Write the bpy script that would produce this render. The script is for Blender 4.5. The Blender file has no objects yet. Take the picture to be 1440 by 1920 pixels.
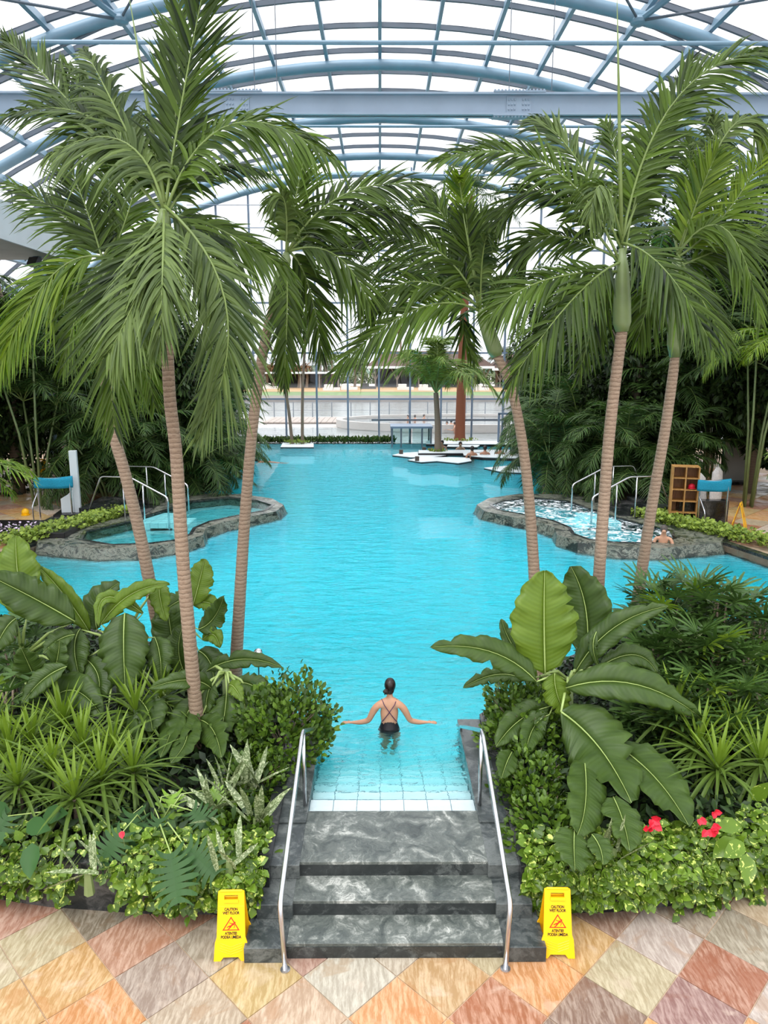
import bpy, math, random
import numpy as np
from mathutils import Vector, Matrix
rnd = random.Random(7)
NR = np.random.RandomState(11)
S = bpy.context.scene
C = S.collection
PI = math.pi

# ---------------------------------------------------------------- camera
FPX, PITCH, YAW, CH = 1400.0, math.radians(11.3), math.atan(7/1400), 5.3
cd = bpy.data.cameras.new('camera'); cam = bpy.data.objects.new('camera', cd); C.objects.link(cam)
cd.sensor_fit = 'VERTICAL'; cd.sensor_height = 36; cd.lens = FPX/1920*36; cd.clip_end = 2000; cd.clip_start = .05
cam.location = (0, 0, CH); cam.rotation_euler = (PI/2-PITCH, 0, -YAW)
S.camera = cam
CF = Vector((math.sin(YAW)*math.cos(PITCH), math.cos(YAW)*math.cos(PITCH), -math.sin(PITCH)))
CR = Vector((math.cos(YAW), -math.sin(YAW), 0)); CU = CR.cross(CF)
def ray(x, y): return CF + CR*((x-720)/FPX) + CU*((960-y)/FPX)
def az(x, y, z): d = ray(x, y); return Vector((0, 0, CH)) + d*((z-CH)/d.z)      # where a sight line meets a level
def ay(x, y, Y): d = ray(x, y); return Vector((0, 0, CH)) + d*(Y/d.y)           # where it meets a distance
def yg(py, z): d = ray(720, py); return (z-CH)/d.z*d.y                                # distance at which a sight line comes down to a level
def m_per_px(p): return (Vector(p)-Vector((0, 0, CH))).dot(CF)/FPX

# ---------------------------------------------------------------- sky and light
S.view_settings.view_transform = 'Standard'; S.view_settings.look = 'None'
S.view_settings.gamma = 1; S.view_settings.use_curve_mapping = False
S.view_settings.exposure = 1.1
W = bpy.data.worlds.new('overcast'); S.world = W; W.use_nodes = True
nt = W.node_tree; nt.nodes.clear()
def wn(t, **k):
    n = nt.nodes.new(t)
    for a, b in k.items(): setattr(n, a, b)
    return n
wo = wn('ShaderNodeOutputWorld'); wb = wn('ShaderNodeBackground'); tc = wn('ShaderNodeTexCoord')
sp = wn('ShaderNodeSeparateXYZ'); nt.links.new(tc.outputs['Generated'], sp.inputs[0])
cr = wn('ShaderNodeValToRGB'); nt.links.new(sp.outputs['Z'], cr.inputs[0])
e = cr.color_ramp.elements; e[0].position = 0.0; e[0].color = (.40, .415, .44, 1); e[1].position = 1; e[1].color = (1.0, 1.0, 1.0, 1)
k = cr.color_ramp.elements.new(.10); k.color = (.47, .475, .49, 1)
k = cr.color_ramp.elements.new(.38); k.color = (.72, .725, .74, 1)
mp = wn('ShaderNodeMapping'); mp.inputs['Scale'].default_value = (1, 1, 3.2); nt.links.new(tc.outputs['Generated'], mp.inputs[0])
nz = wn('ShaderNodeTexNoise'); nz.inputs['Scale'].default_value = 3.2; nz.inputs['Detail'].default_value = 5; nt.links.new(mp.outputs[0], nz.inputs[0])
cz = wn('ShaderNodeMapRange'); cz.inputs[1].default_value = .3; cz.inputs[2].default_value = .7; cz.inputs[3].default_value = .88; cz.inputs[4].default_value = 1.1
nt.links.new(nz.outputs[0], cz.inputs[0])
mx = wn('ShaderNodeVectorMath', operation='SCALE'); nt.links.new(cr.outputs[0], mx.inputs[0]); nt.links.new(cz.outputs[0], mx.inputs['Scale'])
nt.links.new(mx.outputs[0], wb.inputs[0]); wb.inputs[1].default_value = 1.55; nt.links.new(wb.outputs[0], wo.inputs[0])
sun_d = bpy.data.lights.new('sun', 'SUN'); sun_d.energy = 1.3; sun_d.angle = math.radians(40); sun_d.color = (1, .98, .94)
sun = bpy.data.objects.new('sun', sun_d); C.objects.link(sun); sun.rotation_euler = (math.radians(22), math.radians(-14), 0)

# ---------------------------------------------------------------- materials
def srgb(r, g, b):
    f = lambda c: (c/255/12.92) if c/255 <= .04045 else ((c/255+.055)/1.055)**2.4
    return (f(r), f(g), f(b), 1)
def new_mat(name):
    m = bpy.data.materials.new(name); m.use_nodes = True
    return m, m.node_tree, m.node_tree.nodes['Principled BSDF']
def N(nt, t, **k):
    n = nt.nodes.new(t)
    for a, b in k.items(): setattr(n, a, b)
    return n
def coords(nt, scale=(1, 1, 1), rand=False, warp=0, wscale=1.0, rot=(0, 0, 0)):
    tc = N(nt, 'ShaderNodeTexCoord'); mp = N(nt, 'ShaderNodeMapping'); mp.inputs['Scale'].default_value = scale; mp.inputs['Rotation'].default_value = rot
    src = tc.outputs['Object']
    if rand:
        oi = N(nt, 'ShaderNodeObjectInfo'); m = N(nt, 'ShaderNodeMath', operation='MULTIPLY'); m.inputs[1].default_value = 97.3
        nt.links.new(oi.outputs['Random'], m.inputs[0]); ad = N(nt, 'ShaderNodeVectorMath', operation='ADD')
        nt.links.new(src, ad.inputs[0]); nt.links.new(m.outputs[0], ad.inputs[1]); src = ad.outputs[0]
    if warp:
        nn = N(nt, 'ShaderNodeTexNoise'); nn.inputs['Scale'].default_value = wscale; nn.inputs['Detail'].default_value = 4; nt.links.new(src, nn.inputs[0])
        sc = N(nt, 'ShaderNodeVectorMath', operation='SCALE'); sc.inputs['Scale'].default_value = warp; nt.links.new(nn.outputs['Color'], sc.inputs[0])
        ad = N(nt, 'ShaderNodeVectorMath', operation='ADD'); nt.links.new(src, ad.inputs[0]); nt.links.new(sc.outputs[0], ad.inputs[1]); src = ad.outputs[0]
    nt.links.new(src, mp.inputs[0]); return mp.outputs[0]
def ramp(nt, fac, stops):
    r = N(nt, 'ShaderNodeValToRGB'); nt.links.new(fac, r.inputs[0]); el = r.color_ramp.elements
    el[0].position, el[0].color = stops[0]; el[1].position, el[1].color = stops[-1]
    for p, c in stops[1:-1]: k = el.new(p); k.color = c
    return r.outputs[0]
def noise(nt, vec, scale, detail=4, rough=.55, dist=0):
    n = N(nt, 'ShaderNodeTexNoise'); n.inputs['Scale'].default_value = scale; n.inputs['Detail'].default_value = detail
    n.inputs['Roughness'].default_value = rough; n.inputs['Distortion'].default_value = dist; nt.links.new(vec, n.inputs[0]); return n.outputs[0]
def bump(nt, b, h, strength=.3, dist=.02):
    n = N(nt, 'ShaderNodeBump'); n.inputs['Strength'].default_value = strength; n.inputs['Distance'].default_value = dist
    nt.links.new(h, n.inputs['Height']); nt.links.new(n.outputs[0], b.inputs['Normal']); return n
def mixc(nt, fac, a, b, mode='MIX'):
    n = N(nt, 'ShaderNodeMix', data_type='RGBA', blend_type=mode)
    for s, v in ((n.inputs[0], fac), (n.inputs[6], a), (n.inputs[7], b)):
        if hasattr(v, 'links'): nt.links.new(v, s)
        else: s.default_value = v
    return n.outputs[2]
def plain(name, col, rough=.5, metal=0, vary=.12, scale=6, spec=.5):
    m, t, b = new_mat(name); v = coords(t, rand=True); n = noise(t, v, scale)
    d = tuple(c*(1-vary*1.6) for c in col[:3])+(1,); l = tuple(min(1, c*(1+vary)) for c in col[:3])+(1,)
    t.links.new(ramp(t, n, [(.3, d), (.7, l)]), b.inputs['Base Color'])
    b.inputs['Roughness'].default_value = rough; b.inputs['Metallic'].default_value = metal; b.inputs['Specular IOR Level'].default_value = spec
    return m
def leafmat(name, dark, light, rough=.42, trans=.28, vary=3.0, spots=None, spot_scale=10, thr=.55, veins=False):
    m, t, b = new_mat(name); at = N(t, 'ShaderNodeAttribute', attribute_name='shade')
    v = coords(t, rand=True); n = noise(t, v, vary)
    ad = N(t, 'ShaderNodeMath', operation='MULTIPLY_ADD'); t.links.new(n, ad.inputs[0]); ad.inputs[1].default_value = .5; t.links.new(at.outputs['Fac'], ad.inputs[2])
    sb = N(t, 'ShaderNodeMath', operation='SUBTRACT'); t.links.new(ad.outputs[0], sb.inputs[0]); sb.inputs[1].default_value = .25; sb.use_clamp = True
    col = ramp(t, sb.outputs[0], [(0, dark), (1, light)])
    if spots:
        n2 = noise(t, v, spot_scale, 3, .6, .6)
        f = ramp(t, n2, [(thr, (0, 0, 0, 1)), (thr+.05, (1, 1, 1, 1))]); col = mixc(t, f, col, spots)
    t.links.new(col, b.inputs['Base Color']); b.inputs['Roughness'].default_value = rough; b.inputs['Specular IOR Level'].default_value = .32
    if veins:
        va_ = N(t, 'ShaderNodeAttribute', attribute_name='along'); sn = N(t, 'ShaderNodeMath', operation='SINE'); t.links.new(va_.outputs['Fac'], sn.inputs[0]); bump(t, b, sn.outputs[0], .22, .003)
        mr = N(t, 'ShaderNodeMapRange'); mr.inputs[1].default_value = -1; mr.inputs[3].default_value = .95; mr.inputs[4].default_value = 1.03; t.links.new(sn.outputs[0], mr.inputs[0]); col = mixc(t, 1.0, col, mr.outputs[0], 'MULTIPLY'); t.links.new(col, b.inputs['Base Color'])
    tr = N(t, 'ShaderNodeBsdfTranslucent'); t.links.new(mixc(t, 1.0, col, (1.0, 1.15, .55, 1), 'MULTIPLY'), tr.inputs[0])
    ms = N(t, 'ShaderNodeMixShader'); ms.inputs[0].default_value = trans; out = t.nodes['Material Output']
    t.links.new(b.outputs[0], ms.inputs[1]); t.links.new(tr.outputs[0], ms.inputs[2]); t.links.new(ms.outputs[0], out.inputs[0])
    return m

def marble(name, stops, scale=1.4, warp=.9, wet=.2, streak=(1, 1, 1), rot=(0, 0, 0)):
    m, t, b = new_mat(name); v = coords(t, streak, warp=warp, wscale=scale*1.1, rot=rot)
    n1 = noise(t, v, scale, 9, .72, .9); n2 = noise(t, v, scale*6, 7, .75, .6)
    a = N(t, 'ShaderNodeMath', operation='MULTIPLY_ADD'); t.links.new(n2, a.inputs[0]); a.inputs[1].default_value = .35; t.links.new(n1, a.inputs[2])
    c = ramp(t, a.outputs[0], stops); t.links.new(c, b.inputs['Base Color'])
    w = noise(t, coords(t), 2.0, 3); t.links.new(ramp(t, w, [(.4, (wet,)*3+(1,)), (.65, (wet+.3,)*3+(1,))]), b.inputs['Roughness'])
    bump(t, b, n2, .12, .01); return m
M = {}
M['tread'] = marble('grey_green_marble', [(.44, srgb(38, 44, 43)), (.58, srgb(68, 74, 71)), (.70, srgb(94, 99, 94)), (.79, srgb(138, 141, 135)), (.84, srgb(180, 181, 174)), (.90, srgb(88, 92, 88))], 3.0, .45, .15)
M['marble_dark'] = marble('dark_marble', [(.4, srgb(28, 33, 34)), (.62, srgb(52, 58, 58)), (.75, srgb(96, 100, 98)), (.9, srgb(48, 54, 54))], 1.8, .7, .15)
M['marble_black'] = marble('black_marble', [(.4, srgb(18, 20, 21)), (.68, srgb(34, 37, 37)), (.8, srgb(88, 86, 84)), (.95, srgb(30, 32, 32))], 1.3, .9, .1)
M['tub_stone'] = marble('streaked_green_marble', [(.46, srgb(18, 24, 22)), (.62, srgb(42, 50, 44)), (.71, srgb(132, 132, 118)), (.77, srgb(50, 58, 50)), (.9, srgb(24, 30, 28))], 1.5, .8, .25, (1.2, 1.2, 3.5), (0, .5, .3))
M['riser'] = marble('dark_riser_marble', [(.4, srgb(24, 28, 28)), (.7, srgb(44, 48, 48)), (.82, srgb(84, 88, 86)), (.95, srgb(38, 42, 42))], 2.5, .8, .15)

def slate():
    m, t, b = new_mat('quartzite_tile'); oi = N(t, 'ShaderNodeObjectInfo')
    v = coords(t, rand=True, warp=.12, wscale=2); mp = N(t, 'ShaderNodeMapping'); mp.inputs['Scale'].default_value = (11, 1.8, 1); mp.inputs['Rotation'].default_value = (0, 0, .5); t.links.new(v, mp.inputs[0])
    st = noise(t, mp.outputs[0], 3.0, 8, .7); bl = noise(t, v, 2.2, 5, .6, .7); fine = noise(t, v, 26, 5, .7)
    base = oi.outputs['Color']
    c = mixc(t, ramp(t, st, [(.42, (0, 0, 0, 1)), (.6, (1, 1, 1, 1))]), mixc(t, 1.0, base, (.80, .77, .74, 1), 'MULTIPLY'), mixc(t, .12, base, (1, .93, .78, 1)))
    c = mixc(t, ramp(t, bl, [(.56, (0, 0, 0, 1)), (.62, (.55, .55, .55, 1))]), c, mixc(t, 1.0, base, (.80, .62, .46, 1), 'MULTIPLY'))
    c = mixc(t, ramp(t, bl, [(.34, (.35, .35, .35, 1)), (.42, (0, 0, 0, 1))]), c, srgb(196, 178, 160))
    c = mixc(t, ramp(t, fine, [(.64, (0, 0, 0, 1)), (.74, (.35, .35, .35, 1))]), c, srgb(120, 84, 58))
    t.links.new(c, b.inputs['Base Color']); t.links.new(ramp(t, bl, [(.4, (.28,)*3+(1,)), (.6, (.6,)*3+(1,))]), b.inputs['Roughness'])
    bump(t, b, st, .25, .008); return m
M['slate'] = slate()
M['grout'] = plain('grout', srgb(186, 160, 134), .8)
M['steel'] = plain('brushed_steel', (.62, .62, .64, 1), .22, 1, .05)
M['blue_steel'] = plain('blue_grey_painted_steel', srgb(122, 150, 168), .4, 0, .05, 1.5)
M['beam'] = plain('pale_blue_beam_paint', srgb(148, 164, 180), .45, 0, .05, 1.5)
M['bar_dark'] = plain('dark_grey_glazing_bar', srgb(96, 104, 114), .5, 0, .05, 1.5)
M['mullion'] = plain('grey_blue_mullion', srgb(112, 128, 148), .45, 0, .05, 1.5)
M['white_paint'] = plain('white_paint', srgb(205, 212, 214), .5, 0, .04, 1)
M['cream'] = plain('cream_panel', srgb(190, 186, 176), .6, 0, .08, 1)
M['yellow'] = plain('yellow_plastic', srgb(250, 190, 4), .35, 0, .05, 4)
M['black_ink'] = plain('black_ink', srgb(14, 10, 6), .5, 0, .02)
M['red_ink'] = plain('red_ink', srgb(196, 30, 12), .5, 0, .02)
M['soil'] = plain('dark_soil', srgb(34, 30, 24), .9, 0, .3, 9)
M['skin'] = plain('skin', srgb(196, 146, 116), .5, 0, .08, 5)
M['skin_tan'] = plain('tanned_skin', srgb(170, 122, 96), .5, 0, .08, 5)
M['hair'] = plain('dark_brown_hair', srgb(34, 18, 13), .35, 0, .5, 40)
M['hair_grey'] = plain('short_grey_hair', srgb(84, 74, 68), .6, 0, .3, 30)
M['swim_black'] = plain('black_swim_fabric', srgb(24, 20, 26), .5, 0, .2, 20)
M['swim_purple'] = plain('purple_fabric', srgb(74, 36, 80), .6, 0, .2, 20)
M['wood'] = None
def woodmat(name, a, b2, sc=(1, 1, 8)):
    m, t, b = new_mat(name); v = coords(t, sc, rand=True, warp=.1, wscale=2); n = noise(t, v, 5, 6, .6, 1)
    t.links.new(ramp(t, n, [(.35, a), (.65, b2)]), b.inputs['Base Color']); b.inputs['Roughness'].default_value = .5; return m
M['wood'] = woodmat('honey_wood', srgb(150, 104, 52), srgb(196, 148, 84), (6, 6, .7))
M['wood_in'] = woodmat('dark_wood_inside', srgb(120, 78, 40), srgb(160, 110, 60), (6, 6, .7))
M['plank'] = woodmat('weathered_decking', srgb(120, 106, 98), srgb(160, 144, 134))
M['black_lac'] = plain('black_platform', srgb(30, 26, 28), .3, 0, .1, 3)
M['towel'] = plain('turquoise_towel', srgb(24, 140, 170), .9, 0, .25, 60)
M['robe'] = plain('white_robe', srgb(205, 200, 196), .95, 0, .12, 20)
M['red'] = plain('red_fabric', srgb(206, 24, 50), .6, 0, .1)
M['black_metal'] = plain('black_metal', srgb(36, 36, 38), .4, 0, .1)
M['pool_grout'] = plain('pool_grout', srgb(96, 128, 140), .6, 0, .05)
M['pot'] = plain('pool_tile_white', srgb(236, 244, 246), .25, 0, .03, 1)
M['grass'] = plain('lawn', srgb(74, 106, 26), .9, 0, .2, .3)
M['sand'] = plain('sand', srgb(150, 114, 66), .9, 0, .12, .3)
M['ground'] = plain('outside_paving', srgb(166, 160, 156), .9, 0, .1, .1)
M['roof_brown'] = plain('brown_thatch', srgb(78, 60, 54), .9, 0, .2, .6)
M['far_wall'] = plain('beige_wall', srgb(130, 122, 114), .8, 0, .1, .4)
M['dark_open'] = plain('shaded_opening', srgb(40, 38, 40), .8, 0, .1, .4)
M['haze_tree'] = plain('hazy_treeline', srgb(86, 104, 90), .9, 0, .15, .1)
M['bank'] = plain('stone_bank', srgb(88, 74, 66), .9, 0, .25, .3)
def trunkmat(name, a, b2, ring=13, col3=None):
    m, t, b = new_mat(name); tc = N(t, 'ShaderNodeTexCoord'); sp = N(t, 'ShaderNodeSeparateXYZ'); t.links.new(tc.outputs['Object'], sp.inputs[0])
    v = coords(t, (5, 5, 1.2), warp=.06, wscale=5); w = N(t, 'ShaderNodeTexWave', bands_direction='Z', wave_profile='SAW'); w.inputs['Scale'].default_value = ring/6.28*2.0
    w.inputs['Distortion'].default_value = 1.3; w.inputs['Detail'].default_value = 4; w.inputs['Detail Scale'].default_value = 2; t.links.new(v, w.inputs[0])
    n = noise(t, coords(t, (9, 9, 60)), 1.6, 5, .7)
    a1 = N(t, 'ShaderNodeMath', operation='MULTIPLY_ADD'); t.links.new(w.outputs['Fac'], a1.inputs[0]); a1.inputs[1].default_value = .38; t.links.new(n, a1.inputs[2])
    t.links.new(ramp(t, a1.outputs[0], [(.3, a), (.62, b2), (.9, col3 or b2)]), b.inputs['Base Color']); b.inputs['Roughness'].default_value = .8
    bump(t, b, a1.outputs[0], .45, .008); return m
M['trunk'] = trunkmat('ringed_palm_trunk', srgb(78, 62, 50), srgb(142, 118, 98), 14, srgb(172, 150, 128))
M['trunk_low'] = M['trunk']
M['trunk_red'] = trunkmat('red_brown_trunk', srgb(84, 44, 28), srgb(128, 72, 46), 8)
M['trunk_grey'] = trunkmat('grey_trunk', srgb(70, 58, 48), srgb(124, 108, 92), 9)
M['shaft'] = plain('green_crownshaft', srgb(118, 134, 84), .4, 0, .15, 2.5)
M['rachis'] = plain('pale_green_rachis', srgb(112, 130, 66), .45, 0, .1, 3)
M['frond'] = leafmat('palm_leaflet', srgb(18, 36, 8), srgb(92, 118, 32), .45, .3, 1.6)
M['frond_grey'] = leafmat('palm_leaflet_underside', srgb(36, 56, 24), srgb(112, 132, 66), .5, .25, 1.6)
M['frond_bright'] = leafmat('young_palm_leaflet', srgb(52, 84, 14), srgb(136, 160, 42), .42, .35, 1.6)
M['frond_bg'] = leafmat('areca_leaflet', srgb(24, 42, 20), srgb(78, 108, 46), .5, .22, .8)
M['frond_bg2'] = leafmat('coconut_leaflet', srgb(52, 76, 28), srgb(140, 162, 76), .5, .25, .8)
M['banana'] = leafmat('banana_leaf', srgb(24, 46, 18), srgb(82, 106, 40), .42, .18, 1.5, veins=True)
M['banana_light'] = leafmat('young_banana_leaf', srgb(66, 96, 22), srgb(120, 144, 46), .38, .25, 1.5, veins=True)
M['midrib'] = plain('pale_midrib', srgb(150, 170, 96), .4, 0, .08)
M['strap'] = leafmat('strap_leaf', srgb(32, 56, 16), srgb(112, 138, 52), .42, .2, 3)
M['strap_bright'] = leafmat('fresh_strap_leaf', srgb(64, 98, 22), srgb(148, 172, 60), .4, .25, 3)
M['rhapis'] = leafmat('fan_leaf', srgb(30, 56, 28), srgb(92, 122, 58), .36, .15, 3)
M['pothos'] = leafmat('pothos_leaf', srgb(22, 52, 10), srgb(108, 138, 40), .3, .15, 5, srgb(190, 204, 104), 16, .58)
M['bush'] = leafmat('bush_leaf', srgb(22, 50, 12), srgb(100, 130, 40), .35, .15, 5)
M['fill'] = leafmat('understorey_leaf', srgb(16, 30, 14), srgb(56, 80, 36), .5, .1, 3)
M['tree_leaf'] = leafmat('ficus_leaf', srgb(22, 36, 18), srgb(70, 92, 42), .4, .18, 1)
M['hedge'] = leafmat('hedge_leaf', srgb(58, 86, 26), srgb(160, 180, 74), .45, .15, 4)
M['hedge_dark'] = leafmat('dark_hedge_leaf', srgb(34, 54, 26), srgb(96, 122, 58), .45, .15, 4)
M['monstera'] = leafmat('monstera_leaf', srgb(10, 40, 8), srgb(46, 92, 22), .5, .1, 3)
M['monstera_l'] = leafmat('young_monstera_leaf', srgb(84, 124, 24), srgb(140, 176, 50), .3, .2, 3)
M['sansev'] = leafmat('mottled_sansevieria_leaf', srgb(64, 84, 50), srgb(132, 146, 98), .4, .1, 5, srgb(176, 184, 146), 40, .52)
M['white_flower'] = plain('lilac_white_petal', srgb(222, 200, 222), .6, 0, .15, 40)
M['outdoor_leaf'] = leafmat('outdoor_leaf', srgb(52, 66, 40), srgb(104, 112, 70), .6, .1, 1)
M['outdoor_brown'] = leafmat('dry_thatch_leaf', srgb(80, 54, 30), srgb(128, 92, 58), .7, .1, 1)

def tilemat():
    m, t, b = new_mat('pool_tile'); v = coords(t)
    br = N(t, 'ShaderNodeTexBrick'); br.offset = 0; br.inputs['Scale'].default_value = 1; br.inputs['Brick Width'].default_value = .245; br.inputs['Row Height'].default_value = .245
    br.inputs['Mortar Size'].default_value = .006; br.inputs['Color1'].default_value = srgb(236, 248, 250); br.inputs['Color2'].default_value = srgb(226, 244, 248); br.inputs['Mortar'].default_value = srgb(150, 180, 190)
    t.links.new(v, br.inputs[0]); t.links.new(br.outputs[0], b.inputs['Base Color']); b.inputs['Roughness'].default_value = .3; return m
M['pool_tile'] = tilemat()
def outer_fresnel(t, ior):      # the same reflectance seen from either side of the surface
    fr = N(t, 'ShaderNodeFresnel'); g = N(t, 'ShaderNodeNewGeometry'); m = N(t, 'ShaderNodeMapRange')
    m.inputs[3].default_value = ior; m.inputs[4].default_value = 1/ior; t.links.new(g.outputs['Backfacing'], m.inputs[0]); t.links.new(m.outputs[0], fr.inputs[0]); return fr
def water(name, bs=.5, sc=1.0, tint=(.93, .985, 1, 1), foam=None, gloss=1.0, calm=False):
    m, t, b = new_mat(name); t.nodes.remove(b)
    v = coords(t, (.62, 1.5, 1), warp=.25, wscale=1.1)
    n1 = noise(t, v, 2.3*sc, 3, .55, .5); n2 = noise(t, v, 7*sc, 3, .6, .4)
    a = N(t, 'ShaderNodeMath', operation='MULTIPLY_ADD'); t.links.new(n2, a.inputs[0]); a.inputs[1].default_value = .34; t.links.new(n1, a.inputs[2])
    bp = N(t, 'ShaderNodeBump'); bp.inputs['Strength'].default_value = bs; bp.inputs['Distance'].default_value = .36;
    if calm:   # sheltered water near the steps is calmer than the open pool
        sy = N(t, 'ShaderNodeSeparateXYZ'); t.links.new(coords(t), sy.inputs[0]); cm = N(t, 'ShaderNodeMapRange'); cm.inputs[1].default_value = 8.4; cm.inputs[2].default_value = 12.5; cm.inputs[3].default_value = .16; cm.inputs[4].default_value = bs; t.links.new(sy.outputs['Y'], cm.inputs[0]); t.links.new(cm.outputs[0], bp.inputs['Strength'])
    t.links.new(a.outputs[0], bp.inputs['Height'])
    fr = outer_fresnel(t, 1.33); t.links.new(bp.outputs[0], fr.inputs['Normal'])
    tr = N(t, 'ShaderNodeBsdfTransparent'); tr.inputs[0].default_value = tint
    gl = N(t, 'ShaderNodeBsdfGlossy'); gl.inputs['Roughness'].default_value = .03; t.links.new(bp.outputs[0], gl.inputs['Normal'])
    ms = N(t, 'ShaderNodeMixShader'); mf = N(t, 'ShaderNodeMath', operation='MULTIPLY'); mf.inputs[1].default_value = gloss; t.links.new(fr.outputs[0], mf.inputs[0])
    t.links.new(mf.outputs[0], ms.inputs[0]); t.links.new(tr.outputs[0], ms.inputs[1]); t.links.new(gl.outputs[0], ms.inputs[2]); o = ms
    if foam:
        df = N(t, 'ShaderNodeBsdfDiffuse'); df.inputs[0].default_value = (.9, .95, .96, 1)
        f = ramp(t, noise(t, coords(t, warp=.3, wscale=3), 5, 7, .7, 1), [(foam, (0, 0, 0, 1)), (foam+.12, (.92, .92, .92, 1))])
        m2 = N(t, 'ShaderNodeMixShader'); t.links.new(f, m2.inputs[0]); t.links.new(ms.outputs[0], m2.inputs[1]); t.links.new(df.outputs[0], m2.inputs[2]); o = m2
    t.links.new(o.outputs[0], t.nodes['Material Output'].inputs[0]); return m
M['water'] = water('pool_water', .85, calm=True)
_t = M['water'].node_tree; _g = N(_t, 'ShaderNodeBsdfGlass'); _g.inputs['IOR'].default_value = 1.33; _g.inputs['Roughness'].default_value = 0.0
_b = [n for n in _t.nodes if n.type == 'BUMP'][0]; _t.links.new(_b.outputs[0], _g.inputs['Normal']); _t.links.new(_g.outputs[0], _t.nodes['Material Output'].inputs[0])
va = M['water'].node_tree; vb = N(va, 'ShaderNodeVolumeAbsorption'); vb.inputs['Color'].default_value = (.0, .955, .992, 1); vb.inputs['Density'].default_value = .92
va.links.new(vb.outputs[0], va.nodes['Material Output'].inputs['Volume'])
M['tub_water'] = water('tub_water', .12, 1, (.60, .95, .96, 1))
M['foam_water'] = water('bubbling_water', .22, 2, (.60, .95, .98, 1), .49, .5)
M['lake'] = water('lake_water', .1, .3, (.9, .95, .97, 1))
def glass(name, tint, gl=.1):
    m, t, b = new_mat(name); t.nodes.remove(b); tr = N(t, 'ShaderNodeBsdfTransparent'); tr.inputs[0].default_value = tint
    g = N(t, 'ShaderNodeBsdfGlossy'); g.inputs['Roughness'].default_value = .02; lw = outer_fresnel(t, 1.45)
    ms = N(t, 'ShaderNodeMixShader'); mu = N(t, 'ShaderNodeMath', operation='MULTIPLY'); mu.inputs[1].default_value = gl; t.links.new(lw.outputs[0], mu.inputs[0]); t.links.new(mu.outputs[0], ms.inputs[0])
    t.links.new(tr.outputs[0], ms.inputs[1]); t.links.new(g.outputs[0], ms.inputs[2]); t.links.new(ms.outputs[0], t.nodes['Material Output'].inputs[0]); return m, t, tr
M['glass'] = glass('clear_glass', (.96, .975, .98, 1), .6)[0]
rg, rt, rtr = glass('roof_foil', (.9, .9, .9, 1), .5)
rn = noise(rt, coords(rt, (1, 2.5, 1), rand=True), .9, 6, .65, 1.0)
rt.links.new(ramp(rt, rn, [(.38, (.80, .82, .85, 1)), (.62, (.95, .955, .97, 1))]), rtr.inputs[0]); M['roof_glass'] = rg
M['teal_glass'] = glass('greenish_glass', (.80, .93, .93, 1), .8)[0]

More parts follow.
